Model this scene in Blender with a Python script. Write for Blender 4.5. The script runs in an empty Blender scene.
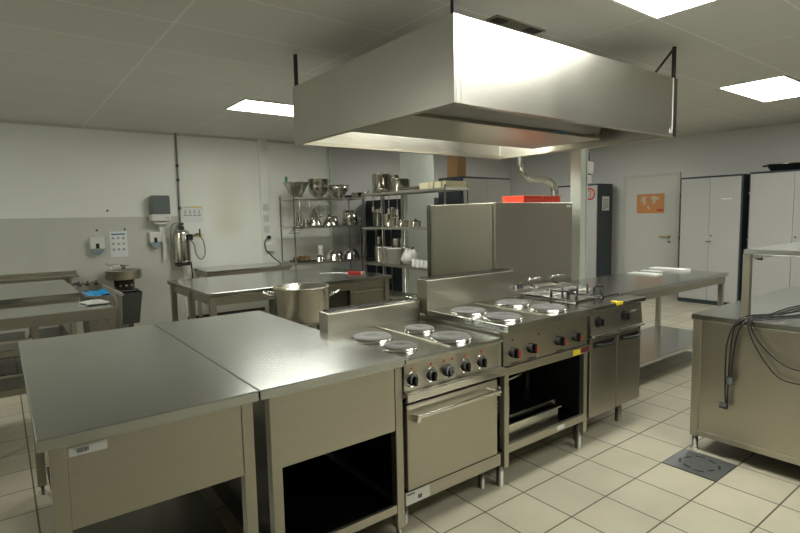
import bpy, bmesh, math, random
from mathutils import Vector, Matrix
random.seed(7)
S = bpy.context.scene
COL = S.collection
PI = math.pi

# ------------------------------------------------------------------ camera
cam_d = bpy.data.cameras.new('camera'); cam = bpy.data.objects.new('camera', cam_d); COL.objects.link(cam)
CAM_H = 1.53
yaw, pit, rol = map(math.radians, (52.721, 5.455, 1.167))
fw = Vector((math.cos(yaw)*math.cos(pit), math.sin(yaw)*math.cos(pit), -math.sin(pit)))
r0 = fw.cross(Vector((0, 0, 1))).normalized(); d0 = fw.cross(r0)
rt = math.cos(rol)*r0 + math.sin(rol)*d0
dn = -math.sin(rol)*r0 + math.cos(rol)*d0
m = Matrix.Identity(4)
for i in range(3):
    m[i][0] = rt[i]; m[i][1] = -dn[i]; m[i][2] = -fw[i]
m[2][3] = CAM_H
cam.matrix_world = m
cam_d.sensor_width = 36; cam_d.lens = 526.4/800*36; cam_d.clip_start = .05
S.camera = cam

# ------------------------------------------------------------------ world, exposure
w = bpy.data.worlds.new('world'); S.world = w; w.use_nodes = True
w.node_tree.nodes['Background'].inputs[0].default_value = (.5, .5, .45, 1)
w.node_tree.nodes['Background'].inputs[1].default_value = 0.02
S.view_settings.view_transform = 'Standard'; S.view_settings.look = 'None'
S.view_settings.gamma = 1; S.view_settings.use_curve_mapping = False
S.view_settings.exposure = 0.0
LAMP = 22.0          # strength of the ceiling panels
LAMPCOL = (1.0, 1.0, .90)

# ------------------------------------------------------------------ materials
def mat(name, col, rough=.5, metal=0.0, emit=None, estr=0, noise=None, alpha=None, trans=0, spec=None, bump=None):
    mt = bpy.data.materials.new(name); mt.use_nodes = True
    nt = mt.node_tree; b = nt.nodes['Principled BSDF']
    b.inputs['Base Color'].default_value = (*col, 1); b.inputs['Roughness'].default_value = rough
    b.inputs['Metallic'].default_value = metal
    if spec is not None: b.inputs['Specular IOR Level'].default_value = spec
    if trans: b.inputs['Transmission Weight'].default_value = trans
    if emit: b.inputs['Emission Color'].default_value = (*emit, 1); b.inputs['Emission Strength'].default_value = estr
    if noise:   # (scale xyz, amount)  small brightness variation
        tc = nt.nodes.new('ShaderNodeTexCoord'); mp = nt.nodes.new('ShaderNodeMapping'); nz = nt.nodes.new('ShaderNodeTexNoise')
        mp.inputs['Scale'].default_value = noise[0]; nz.inputs['Scale'].default_value = 1; nz.inputs['Detail'].default_value = 4
        nt.links.new(tc.outputs['Object'], mp.inputs[0]); nt.links.new(mp.outputs[0], nz.inputs[0])
        mx = nt.nodes.new('ShaderNodeMix'); mx.data_type = 'RGBA'
        k = noise[1]
        mx.inputs[6].default_value = (*[c*(1-k) for c in col], 1); mx.inputs[7].default_value = (*[min(1, c*(1+k)) for c in col], 1)
        nt.links.new(nz.outputs[0], mx.inputs[0]); nt.links.new(mx.outputs[2], b.inputs['Base Color'])
    return mt

def steel(name, col, rough, axis, var=.05, streak=110, smudge=.1):
    """brushed stainless steel; axis = index the brush lines run along"""
    mt = bpy.data.materials.new(name); mt.use_nodes = True
    nt = mt.node_tree; b = nt.nodes['Principled BSDF']
    b.inputs['Metallic'].default_value = 1
    tc = nt.nodes.new('ShaderNodeTexCoord')
    def nz(sc, det=3):
        mp = nt.nodes.new('ShaderNodeMapping'); mp.inputs['Scale'].default_value = sc
        n = nt.nodes.new('ShaderNodeTexNoise'); n.inputs['Scale'].default_value = 1; n.inputs['Detail'].default_value = det
        nt.links.new(tc.outputs['Object'], mp.inputs[0]); nt.links.new(mp.outputs[0], n.inputs[0]); return n
    sc = [streak]*3; sc[axis] = 3
    a = nz(sc); s = nz((2.3, 2.3, 2.3), 2)
    mx = nt.nodes.new('ShaderNodeMix'); mx.data_type = 'RGBA'
    mx.inputs[6].default_value = (*[c*(1-var) for c in col], 1); mx.inputs[7].default_value = (*[c*(1+var) for c in col], 1)
    nt.links.new(a.outputs[0], mx.inputs[0]); nt.links.new(mx.outputs[2], b.inputs['Base Color'])
    mr = nt.nodes.new('ShaderNodeMapRange'); mr.inputs[1].default_value = .2; mr.inputs[2].default_value = .8
    mr.inputs[3].default_value = max(.03, rough-smudge); mr.inputs[4].default_value = rough+smudge
    nt.links.new(s.outputs[0], mr.inputs[0]); nt.links.new(mr.outputs[0], b.inputs['Roughness'])
    return mt

ST = (.50, .475, .40)
M = {}
M['top'] = steel('worktop_steel', (.53, .55, .53), .23, 1, var=.025, streak=45, smudge=.03)
M['topx'] = steel('worktop_steel_lengthwise', (.53, .545, .52), .18, 0, var=.025, streak=45, smudge=.03)
M['steel'] = steel('brushed_steel', ST, .36, 0, smudge=.05)
M['steelz'] = steel('brushed_steel_upright', ST, .34, 2, smudge=.05)
M['hood'] = steel('hood_steel', (.62, .61, .56), .33, 0, var=.05, smudge=.04)
M['hoody'] = steel('hood_steel_side', (.60, .59, .54), .36, 1, var=.05, smudge=.04)
M['leg'] = mat('leg_steel', (.50, .475, .40), .42, 1)
M['footm'] = mat('foot_steel', (.30, .29, .25), .5, 1)
M['bladem'] = mat('knife_blade_painted_glint', (.80, .80, .78), .5, .25)  # whitish, barely metallic colour stands in for the bright reflection on the blade
M['chrome'] = mat('polished_steel', (.70, .69, .66), .12, 1)
M['pot'] = mat('pot_steel', (.60, .58, .53), .20, 1, noise=((9, 9, 9), .08))
M['wire'] = mat('shelf_wire', (.55, .54, .50), .3, 1)
M['dark'] = mat('near_black', (.018, .018, .017), .45)  # one near-black for gaps, seams, open interiors and dark fittings
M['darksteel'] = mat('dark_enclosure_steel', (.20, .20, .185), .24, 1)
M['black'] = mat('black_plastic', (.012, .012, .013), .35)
M['rubber'] = mat('black_rubber', (.015, .015, .015), .6)
M['iron'] = mat('cast_iron_plate', (.17, .17, .165), .55, .1, noise=((30, 30, 30), .12))
M['red'] = mat('red_plastic', (.55, .035, .02), .35)
M['redbox'] = mat('red_box_card', (.85, .06, .02), .45)
M['maroon'] = mat('maroon_label', (.10, .015, .012), .5)
M['yellow'] = mat('yellow_sticker', (.75, .58, .03), .5)
M['white'] = mat('white_plastic', (.72, .73, .68), .4)
M['cream'] = mat('cream_box', (.75, .70, .48), .6)
M['paper'] = mat('paper', (.78, .80, .80), .6)
M['ink'] = mat('printed_ink', (.10, .11, .12), .6)
M['greyink'] = mat('grey_ink', (.30, .32, .33), .6)
M['blueink'] = mat('blue_ink', (.12, .28, .42), .6)
M['cloth'] = mat('white_cloth', (.80, .81, .80), .8)
M['bluebag'] = mat('blue_bag_film', (.02, .28, .62), .3)
M['smoke'] = mat('smoky_grey_plastic', (.13, .15, .15), .25)
M['bluegrey'] = mat('blue_grey_plastic', (.25, .32, .37), .35)
M['cabdoor'] = mat('grey_cabinet_paint', (.45, .455, .45), .5, noise=((2, 2, 2), .03))
M['cabblue'] = mat('dark_blue_cabinet_paint', (.03, .044, .052), .45)
M['cabnavy'] = mat('navy_cabinet_paint', (.010, .016, .022), .5)
M['cabteal'] = mat('teal_cabinet_edge', (.025, .09, .10), .45)
M['door'] = mat('door_paint', (.62, .63, .60), .45)
M['frame'] = mat('door_frame_paint', (.56, .57, .54), .45)
M['col'] = mat('column_paint', (.60, .64, .58), .5)
M['wood'] = mat('varnished_wood', (.36, .20, .085), .4, noise=((4, 4, 40), .2))
M['orange'] = mat('orange_poster', (.62, .27, .10), .6)
M['beige'] = mat('beige_ink', (.62, .50, .36), .6)
M['bin'] = mat('grey_bin_plastic', (.30, .29, .25), .5)
M['darkbin'] = mat('dark_pedestal_plastic', (.06, .062, .058), .4)
M['pipe'] = mat('grey_pipe', (.30, .31, .29), .4, .3)
M['brass'] = mat('brass', (.55, .42, .15), .35, 1)
M['green'] = mat('green_plastic', (.0, .22, .13), .4)
M['brown'] = mat('brown_food_trays', (.22, .13, .06), .6, noise=((30, 30, 30), .4))
M['drain'] = mat('drain_plate', (.22, .23, .24), .42, .8, noise=((40, 40, 40), .12))
M['lamp'] = mat('lamp_diffuser', (.9, .9, .9), .5, emit=LAMPCOL, estr=LAMP)
M['hoodlamp'] = mat('hood_lamp_tube', (.9, .9, .9), .5, emit=LAMPCOL, estr=LAMP*2.2)
M['glass'] = mat('clear_glass', (.85, .88, .86), .08, trans=.8)
M['plasticbag'] = mat('white_crumpled_plastic', (.70, .71, .68), .35)

def brickmat(name, col, mortar, bw, bh, origin, msize, rough, axes=(0, 1), var=.05, bump=.4, blot=.0, mrough=.8):
    mt = bpy.data.materials.new(name); mt.use_nodes = True
    nt = mt.node_tree; b = nt.nodes['Principled BSDF']; b.inputs['Roughness'].default_value = rough
    tc = nt.nodes.new('ShaderNodeTexCoord'); sp = nt.nodes.new('ShaderNodeSeparateXYZ'); cb = nt.nodes.new('ShaderNodeCombineXYZ')
    nt.links.new(tc.outputs['Object'], sp.inputs[0])
    for k, ax in enumerate(axes):
        s = nt.nodes.new('ShaderNodeMath'); s.operation = 'SUBTRACT'; s.inputs[1].default_value = origin[k]
        nt.links.new(sp.outputs[ax], s.inputs[0]); nt.links.new(s.outputs[0], cb.inputs[k])
    br = nt.nodes.new('ShaderNodeTexBrick'); br.offset = 0; br.squash = 1
    br.inputs['Scale'].default_value = 1; br.inputs['Brick Width'].default_value = bw; br.inputs['Row Height'].default_value = bh
    br.inputs['Mortar Size'].default_value = msize; br.inputs['Mortar Smooth'].default_value = .15
    br.inputs['Color1'].default_value = (*[c*(1-var) for c in col], 1); br.inputs['Color2'].default_value = (*[c*(1+var) for c in col], 1)
    br.inputs['Mortar'].default_value = (*mortar, 1); br.inputs['Bias'].default_value = 0
    nt.links.new(cb.outputs[0], br.inputs['Vector'])
    out = br.outputs['Color']
    if blot:
        nz = nt.nodes.new('ShaderNodeTexNoise'); nz.inputs['Scale'].default_value = 2.2; nz.inputs['Detail'].default_value = 6
        nt.links.new(tc.outputs['Object'], nz.inputs[0])
        mr = nt.nodes.new('ShaderNodeMapRange'); mr.inputs[1].default_value = .3; mr.inputs[2].default_value = .7
        mr.inputs[3].default_value = 1-blot; mr.inputs[4].default_value = 1+blot
        nt.links.new(nz.outputs[0], mr.inputs[0])
        mx = nt.nodes.new('ShaderNodeVectorMath'); mx.operation = 'SCALE'
        nt.links.new(out, mx.inputs[0]); nt.links.new(mr.outputs[0], mx.inputs['Scale']); out = mx.outputs[0]
    nt.links.new(out, b.inputs['Base Color'])
    bp = nt.nodes.new('ShaderNodeBump'); bp.inputs['Strength'].default_value = bump; bp.inputs['Distance'].default_value = .002; bp.invert = True
    nt.links.new(br.outputs['Fac'], bp.inputs['Height']); nt.links.new(bp.outputs[0], b.inputs['Normal'])
    return mt
M['floor'] = brickmat('floor_tile', (.455, .425, .33), (.09, .08, .06), .306, .306, (2.201, 1.501), .0045, .36, var=.04, blot=.10)
M['ceil'] = brickmat('ceiling_panel', (.63, .625, .585), (.76, .755, .715), 1.29, .625, (1.03, 1.88), .009, .6, var=.02, bump=.3)
M['dado'] = brickmat('dado_tile', (.60, .615, .56), (.565, .58, .525), .15, .15, (0, 0), .002, .3, axes=(0, 2), var=.012, bump=.15)

def wallmat(name, col, stains=()):
    mt = bpy.data.materials.new(name); mt.use_nodes = True
    nt = mt.node_tree; b = nt.nodes['Principled BSDF']; b.inputs['Roughness'].default_value = .5
    tc = nt.nodes.new('ShaderNodeTexCoord')
    nz = nt.nodes.new('ShaderNodeTexNoise'); nz.inputs['Scale'].default_value = 1.5; nz.inputs['Detail'].default_value = 5
    nt.links.new(tc.outputs['Object'], nz.inputs[0])
    mx = nt.nodes.new('ShaderNodeMix'); mx.data_type = 'RGBA'
    mx.inputs[6].default_value = (*[c*.97 for c in col], 1); mx.inputs[7].default_value = (*[c*1.03 for c in col], 1)
    nt.links.new(nz.outputs[0], mx.inputs[0]); out = mx.outputs[2]
    for (p, r, scol, amt) in stains:
        vm = nt.nodes.new('ShaderNodeMapping'); vm.vector_type = 'TEXTURE'
        vm.inputs['Location'].default_value = p; vm.inputs['Scale'].default_value = r
        nt.links.new(tc.outputs['Object'], vm.inputs[0])
        gr = nt.nodes.new('ShaderNodeTexGradient'); gr.gradient_type = 'SPHERICAL'; nt.links.new(vm.outputs[0], gr.inputs[0])
        ml = nt.nodes.new('ShaderNodeMath'); ml.operation = 'MULTIPLY'; ml.inputs[1].default_value = amt; ml.use_clamp = True
        nt.links.new(gr.outputs['Fac'], ml.inputs[0])
        m2 = nt.nodes.new('ShaderNodeMix'); m2.data_type = 'RGBA'; m2.inputs[7].default_value = (*scol, 1)
        nt.links.new(ml.outputs[0], m2.inputs[0]); nt.links.new(out, m2.inputs[6]); out = m2.outputs[2]
    nt.links.new(out, b.inputs['Base Color'])
    return mt
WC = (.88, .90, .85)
M['wallL'] = wallmat('left_wall_paint', WC, [((2.95, 8.4, 1.75), (.35, 1, .75), (.62, .58, .36), .35), ((2.95, 8.4, 1.45), (.3, 1, .25), (.62, .56, .34), .3),
                                            ((2.47, 8.4, 1.30), (.10, 1, .05), (.6, .45, .12), 1.2), ((3.6, 8.4, 2.7), (.12, 1, .12), (.6, .52, .3), .5)])
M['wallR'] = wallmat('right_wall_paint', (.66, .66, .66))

# ------------------------------------------------------------------ mesh helpers
class MB:
    def __init__(s): s.bm = bmesh.new()
    def box(s, x0, x1, y0, y1, z0, z1, bev=0):
        x0, x1 = sorted((x0, x1)); y0, y1 = sorted((y0, y1)); z0, z1 = sorted((z0, z1))
        vs = [s.bm.verts.new((x, y, z)) for x in (x0, x1) for y in (y0, y1) for z in (z0, z1)]
        fs = [s.bm.faces.new([vs[i] for i in q]) for q in ((0, 1, 3, 2), (4, 6, 7, 5), (0, 4, 5, 1), (2, 3, 7, 6), (0, 2, 6, 4), (1, 5, 7, 3))]
        if bev:
            es = list({e for f in fs for e in f.edges})
            bmesh.ops.bevel(s.bm, geom=es, offset=bev, segments=2, affect='EDGES', profile=.5)
        return s
    def prism(s, pts, a0, a1, axis=0):
        """extrude 2D polygon pts along axis; pts are the other two coords in order"""
        def mk(p, a):
            c = list(p); c.insert(axis, a); return s.bm.verts.new(c)
        A = [mk(p, a0) for p in pts]; B = [mk(p, a1) for p in pts]; n = len(pts)
        fs = [s.bm.faces.new(A), s.bm.faces.new(B[::-1])] + [s.bm.faces.new((A[i], B[i], B[(i+1) % n], A[(i+1) % n])) for i in range(n)]
        return s
    def lathe(s, prof, c=(0, 0, 0), n=32, axis='z', sx=1, sy=1):
        rings = []
        def tr(r, h, a):
            u, v = r*math.cos(a)*sx, r*math.sin(a)*sy
            if axis == 'z': return (c[0]+u, c[1]+v, c[2]+h)
            if axis == 'y': return (c[0]+u, c[1]+h, c[2]+v)
            return (c[0]+h, c[1]+u, c[2]+v)
        for r, h in prof:
            if r < 1e-6: rings.append([s.bm.verts.new(tr(0, h, 0))])
            else: rings.append([s.bm.verts.new(tr(r, h, 2*PI*i/n)) for i in range(n)])
        for A, B in zip(rings, rings[1:]):
            for i in range(n):
                j = (i+1) % n
                if len(A) == 1 and len(B) == 1: continue
                f = (A[0], B[i], B[j]) if len(A) == 1 else ((A[i], A[j], B[0]) if len(B) == 1 else (A[i], A[j], B[j], B[i]))
                s.bm.faces.new(f).smooth = True
        return s
    def cyl(s, c, r, h, n=24, axis='z', r2=None):
        r2 = r if r2 is None else r2
        return s.lathe([(0, 0), (r, 0), (r, 0), (r2, h), (r2, h), (0, h)], c, n, axis)
    def tube(s, pts, r, n=8, closed=False):
        P = [Vector(p) for p in pts]; rings = []; N = len(P)
        up = Vector((0, 0, 1)); prev = None
        for i, p in enumerate(P):
            if closed: t = P[(i+1) % N]-P[i-1]
            else: t = P[min(i+1, N-1)]-P[max(i-1, 0)]
            t.normalize()
            if prev is None:
                a = t.cross(up)
                if a.length < 1e-3: a = t.cross(Vector((1, 0, 0)))
            else: a = prev - t*prev.dot(t)
            a.normalize(); prev = a; b = t.cross(a)
            rings.append([s.bm.verts.new(p+r*(a*math.cos(2*PI*k/n)+b*math.sin(2*PI*k/n))) for k in range(n)])
        prs = list(zip(rings, rings[1:])) + ([(rings[-1], rings[0])] if closed else [])
        for A, B in prs:
            for k in range(n):
                s.bm.faces.new((A[k], A[(k+1) % n], B[(k+1) % n], B[k])).smooth = True
        if not closed: s.bm.faces.new(rings[0][::-1]); s.bm.faces.new(rings[-1])
        return s
    def quad(s, *p): s.bm.faces.new([s.bm.verts.new(q) for q in p]); return s
    def build(s, name, mt, parent=None, kind=None):
        bmesh.ops.recalc_face_normals(s.bm, faces=s.bm.faces[:])
        me = bpy.data.meshes.new(name)
        off = worldloc(parent) if parent else Vector((0, 0, 0))
        for v in s.bm.verts: v.co -= off
        s.bm.to_mesh(me); s.bm.free(); me.materials.append(mt if not isinstance(mt, str) else M[mt])
        o = bpy.data.objects.new(name, me); COL.objects.link(o)
        if parent: o.parent = parent
        if kind: o['kind'] = kind
        return o
def worldloc(o):
    v = Vector((0, 0, 0))
    while o: v = v + o.location; o = o.parent
    return v
def tag(o, label, cat, group=None):
    o['label'] = label; o['category'] = cat
    if group: o['group'] = group
    return o
def thing(name, label, cat, loc, group=None):
    o = bpy.data.objects.new(name, None); COL.objects.link(o); o.location = loc; o.empty_display_size = .1
    return tag(o, label, cat, group)
def single(mb, name, mt, label, cat, base, group=None):
    """a thing that is one mesh; base = its world base point"""
    off = Vector(base)
    for v in mb.bm.verts: v.co -= off
    o = mb.build(name, mt); o.location = off
    return tag(o, label, cat, group)
def copy_tree(o, parent=None):
    c = o.copy(); COL.objects.link(c)
    if parent: c.parent = parent
    for ch in list(o.children): copy_tree(ch, c)
    return c
def dup(o, loc, label=None, rz=0):
    c = copy_tree(o); c.location = loc
    if rz: c.rotation_euler.z = rz
    if label: c['label'] = label
    return c
def arc(c, r, a0, a1, n, plane='xz'):
    out = []
    for i in range(n+1):
        a = a0+(a1-a0)*i/n; u, v = r*math.cos(a), r*math.sin(a)
        out.append((c[0]+u, c[1], c[2]+v) if plane == 'xz' else ((c[0], c[1]+u, c[2]+v) if plane == 'yz' else (c[0]+u, c[1]+v, c[2])))
    return out
def bez(p, n=16):
    """smooth Catmull-Rom through points"""
    P = [Vector(q) for q in p]; P = [2*P[0]-P[1]]+P+[2*P[-1]-P[-2]]; out = []
    for i in range(1, len(P)-2):
        for k in range(n):
            t = k/n; a, b, c, d = P[i-1:i+3]
            out.append(.5*((2*b)+(c-a)*t+(2*a-5*b+4*c-d)*t*t+(-a+3*b-3*c+d)*t**3))
    out.append(P[-2]); return out

# ------------------------------------------------------------------ the room
XL, XR, YN, YF, HC = -3.2, 9.75, -3.2, 8.4, 2.83
T = .12
MB().box(XL-T, XR+T, YN-T, YF+T, -.12, 0).build('floor', 'floor', kind='structure')
# ceiling with openings is not needed: luminaires sit just under it
MB().box(XL-T, XR+T, YN-T, YF+T, HC, HC+.12).build('ceiling', 'ceil', kind='structure')
MB().box(XL-T, XR+T, YF, YF+T, 0, HC).build('wall_left', 'wallL', kind='structure')
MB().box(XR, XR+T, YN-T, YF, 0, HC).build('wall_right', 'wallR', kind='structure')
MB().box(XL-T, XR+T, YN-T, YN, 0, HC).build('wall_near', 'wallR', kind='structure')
MB().box(XL-T, XL, YN, YF, 0, HC).build('wall_behind', 'wallL', kind='structure')
MB().box(XL, 2.22, YF-.008, YF, .0, 1.60).build('trim_1', 'dado', kind='structure')               # tiled dado
MB().box(3.50, 3.64, YF-.05, YF, .0, HC, .004).build('trim_2', 'wallL', kind='structure')             # cable duct with sockets
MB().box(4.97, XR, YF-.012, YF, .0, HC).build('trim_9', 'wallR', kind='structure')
MB().box(4.82, 4.97, YF-.06, YF, .0, HC, .004).build('trim_3', 'col', kind='structure')
MB().box(XL, XR, YF-.022, YF, 2.8, HC).build('trim_4', 'ceil', kind='structure')
MB().box(2.24, XR, YF-.015, YF, 0, .05).build('baseboard_left', 'darkbin', kind='structure')

# columns
MB().box(4.72, 4.845, 3.165, 3.28, 0, HC, .004).box(4.72, 4.735, 3.158, 3.165, 0, HC).box(4.83, 4.845, 3.158, 3.165, 0, HC).build('trim_8', 'col', kind='structure')
sq = MB().box(5.06, 5.60, 6.42, 6.60, 0, HC, .004).build('trim_5', 'col', kind='structure')

# door in the right wall
D0, D1 = 4.55, 5.50
fr = MB().box(XR-.03, XR, D0-.06, D0, 0, 2.16).box(XR-.03, XR, D1, D1+.06, 0, 2.16).box(XR-.03, XR, D0-.06, D1+.06, 2.16, 2.21).build('trim_7', 'frame', kind='structure')
dr = MB().box(XR-.025, XR, D0, D1, .005, 2.16, .002).build('door_1', 'door', kind='structure')
MB().cyl((XR-.05, 4.66, 1.06), .022, .03, 16, 'x').box(XR-.075, XR-.06, 4.65, 4.82, 1.05, 1.07, .003).tube([(XR-.07, 4.66, 1.06), (XR-.02, 4.66, 1.06)], .008).build('door_handle', 'brass', dr)
MB().cyl((XR-.035, 4.66, .965), .018, .014, 16, 'x').build('keyhole_rose', 'black', dr)

# ------------------------------------------------------------------ ceiling lights
def ceiling_light(x0, x1, y0, y1, label):
    t = thing('ceiling_light', label, 'ceiling light', ((x0+x1)/2, (y0+y1)/2, HC), 'fluorescent ceiling panels')
    e = .02; z = HC-.014
    MB().box(x0, x1, y0, y0+e, z, HC).box(x0, x1, y1-e, y1, z, HC).box(x0, x0+e, y0+e, y1-e, z, HC).box(x1-e, x1, y0+e, y1-e, z, HC).build('frame', 'white', t)
    MB().box(x0+e, x1-e, y0+e, y1-e, z+.004, HC-.001).build('diffuser', 'lamp', t)
ceiling_light(2.34, 3.64, 1.26, 1.875, 'lit ceiling panel nearest the camera, above the right end of the hood')
ceiling_light(6.20, 7.50, 1.90, 2.51, 'lit ceiling panel at the right edge, above the grey cabinets')
ceiling_light(2.22, 3.50, 5.63, 6.24, 'lit ceiling panel on the left, partly hidden behind the hood corner')
ceiling_light(2.34, 3.64, -.62, 0.02, 'added ceiling panel, unseen behind the camera')  # unseen lamp, added to light the fronts that face the camera
ceiling_light(-2.6, -1.3, 5.0, 5.61, 'added ceiling panel, unseen off to the left')  # added out of view to brighten the left side of the room
ceiling_light(6.20, 7.50, 5.63, 6.24, 'added ceiling panel, unseen behind the hood')  # added panel that never shows; lights the far end past the hood

# ------------------------------------------------------------------ extractor hood
HX0, HX1, HY0, HY1, HZ0, HZ1 = 1.973, 4.428, 2.087, 3.972, 2.1246, 2.580
hd = thing('extractor_hood', 'large stainless steel extractor hood hung from the ceiling above the cooking range', 'extractor hood', ((HX0+HX1)/2, (HY0+HY1)/2, HZ0))
t_ = .012
MB().box(HX0+.05, HX1-.045, HY0, HY0+t_, HZ0, HZ1).build('long_skirt', 'hood', hd); MB().box(HX0+.03, HX1-.03, HY1-t_, HY1, HZ0, HZ1).build('long_skirt', 'hood', hd)
MB().box(HX0, HX0+t_, HY0, HY1, HZ0, HZ1).build('end_skirt', 'hoody', hd); MB().box(HX1-t_, HX1, HY0, HY1, HZ0, HZ1).build('end_skirt', 'hoody', hd)
MB().box(HX0+t_, HX0+.045, HY0-.002, HY0+t_, HZ0, HZ1).build('corner_strip', 'hood', hd); MB().box(HX1-.065, HX1-t_, HY0-.004, HY0+t_, HZ0, HZ1).build('corner_strip', 'darksteel', hd)
MB().box(HX0+.045, HX0+.05, HY0+.004, HY0+t_, HZ0, HZ1).build('seam', 'dark', hd)
MB().box(HX0+t_, HX1-t_, HY0+t_, HY1-t_, HZ1-.015, HZ1-.005).build('top_plate', 'hood', hd)
lip = .045
MB().box(HX0+t_, HX1-t_, HY0+t_, HY0+lip, HZ0, HZ0+.01).box(HX0+t_, HX1-t_, HY1-lip, HY1-t_, HZ0, HZ0+.01)\
    .box(HX0+t_, HX0+lip, HY0+lip, HY1-lip, HZ0, HZ0+.01).box(HX1-lip, HX1-t_, HY0+lip, HY1-lip, HZ0, HZ0+.01)\
    .box(HX0+t_, HX1-t_, HY1-lip-.004, HY1-lip, HZ0, HZ0+.03).box(HX0+t_, HX1-t_, HY0+lip, HY0+lip+.004, HZ0, HZ0+.03).build('grease_gutter', 'leg', hd)
# central filter plenum, tapering down
ym = (HY0+HY1)/2
MB().prism([(ym-.48, HZ1-.02), (ym+.48, HZ1-.02), (ym+.34, HZ0+.06), (ym-.34, HZ0+.06)], HX0+.10, HX1-.16, 0).build('filter_plenum', 'hood', hd)
MB().box(HX0+.10, HX1-.16, ym-.37, ym+.37, HZ0+.04, HZ0+.065, .003).build('drip_tray', 'leg', hd)
for xb in (HX0+.35, HX0+1.2, HX0+2.02):
    MB().prism([(HY0+.02, HZ1-.03), (HY0+.02, HZ1-.13), (ym-.41, HZ0+.15), (ym-.45, HZ1-.03)], xb, xb+.05, 0).build('bracket', 'leg', hd)
MB().tube(bez([(3.92, 2.9, 2.50), (4.05, 2.66, 2.33), (4.14, 2.47, 2.25), (4.21, 2.28, 2.38)], 8), .022).build('duct_pipe', 'leg', hd)
MB().box(HX0+.25, HX1-.5, ym+.66, ym+.74, HZ1-.06, HZ1-.02).build('lamp_tube', 'hoodlamp', hd)
MB().box(HX1-.115, HX1-.07, HY0-.003, HY0, HZ0+.02, HZ0+.055).box(HX1-.075, HX1-.066, HY0-.003, HY0, HZ0+.055, HZ1-.003).build('white_sticker', 'white', hd)
MB().box(3.64, 3.73, ym-.372, ym-.369, HZ0+.041, HZ0+.064).build('blue_sticker', 'blueink', hd)
for (x, y) in ((HX0+.02, HY0+.02), (HX0+.02, HY1-.03), (HX1-.03, HY0+.02), (HX1-.03, HY1-.03)):
    MB().box(x-.012, x+.012, y-.012, y+.012, HZ1-.02, HC).build('hanging_rod', 'rubber', hd)
MB().tube([(HX1-.03, HY0+.02, HC-.01), (HX1-.29, HY0+.05, HZ1)], .009).build('brace', 'rubber', hd)
# vent above the hood
vt = thing('ceiling_vent', 'dark slotted vent in the ceiling behind the top edge of the hood', 'vent', (2.95, 2.5, HC))
MB().box(2.70, 3.20, 2.44, 2.54, HC-.012, HC).build('frame', 'leg', vt)
MB().box(2.72, 2.83, 2.455, 2.525, HC-.015, HC-.011).box(3.05, 3.18, 2.455, 2.525, HC-.015, HC-.011).build('slot', 'black', vt)

# ------------------------------------------------------------------ worktables in front
def foot(mb, x, y, z0=.0, z1=.05, r=.014):
    mb.cyl((x, y, z0), r*1.5, .012, 14).cyl((x, y, z0+.012), r, z1-z0-.012, 12)
def leg_with_foot(t, x, y, s=.04, ztop=.84, zb=.05, matn='leg'):
    l = MB().box(x-s/2, x+s/2, y-s/2, y+s/2, zb, ztop, .003).build('leg', matn, t)
    f = MB(); foot(f, x, y, 0, zb+.01, .014 if s < .05 else .018); f.build('foot', 'footm', l)
    return l
def barcode_sticker(t, x0, x1, y, z0, z1):
    s = MB().box(x0, x1, y-.002, y, z0, z1).build('sticker', 'paper', t)
    b = MB(); w_ = (x1-x0)
    for i in range(9):
        xx = x0+w_*(.2+.035*i); b.box(xx, xx+w_*.02, y-.003, y-.002, z0+(z1-z0)*.3, z0+(z1-z0)*.75)
    b.build('barcode', 'ink', s)
TF, TB = 1.88, 3.58
t1 = thing('worktable', 'stainless steel worktable nearest the left, with a barcode sticker on its apron', 'worktable', (.395, 2.73, 0))
MB().box(.045, .745, TF, TB, .84, .88, .004).build('worktop', 'top', t1)
for x in (.098, .705):
    for y in (TF+.045, TB-.05): leg_with_foot(t1, x, y, .045)
MB().box(.122, .683, TF+.028, TF+.042, .555, .84).build('apron', 'steel', t1)
MB().box(.122, .683, TB-.06, TB-.045, .78, .84).box(.09, .105, TF+.07, TB-.07, .78, .84).box(.70, .715, TF+.07, TB-.07, .78, .84).build('rail', 'steel', t1)
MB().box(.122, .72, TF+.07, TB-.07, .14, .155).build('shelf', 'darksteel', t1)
barcode_sticker(t1, .128, .235, TF+.028, .795, .825)
t2 = thing('worktable', 'stainless steel worktable with enclosed dark undershelf, between the left table and the oven range', 'worktable', (1.1, 2.73, 0))
MB().box(.75, 1.45, TF, TB, .84, .88, .004).build('worktop', 'top', t2)
for x in (.815, 1.428):
    for y in (TF+.045, TB-.05): leg_with_foot(t2, x, y, .045 if x < 1 else .042)
MB().box(.838, 1.405, TF+.028, TF+.042, .535, .84).build('apron', 'steel', t2)
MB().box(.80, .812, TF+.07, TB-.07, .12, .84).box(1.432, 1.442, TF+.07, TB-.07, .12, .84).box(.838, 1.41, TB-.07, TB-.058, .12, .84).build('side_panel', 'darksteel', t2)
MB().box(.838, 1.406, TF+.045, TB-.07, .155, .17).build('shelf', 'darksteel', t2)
MB().box(.838, 1.406, TF+.028, TF+.045, .13, .17).build('shelf_rail', 'steel', t2)

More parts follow.
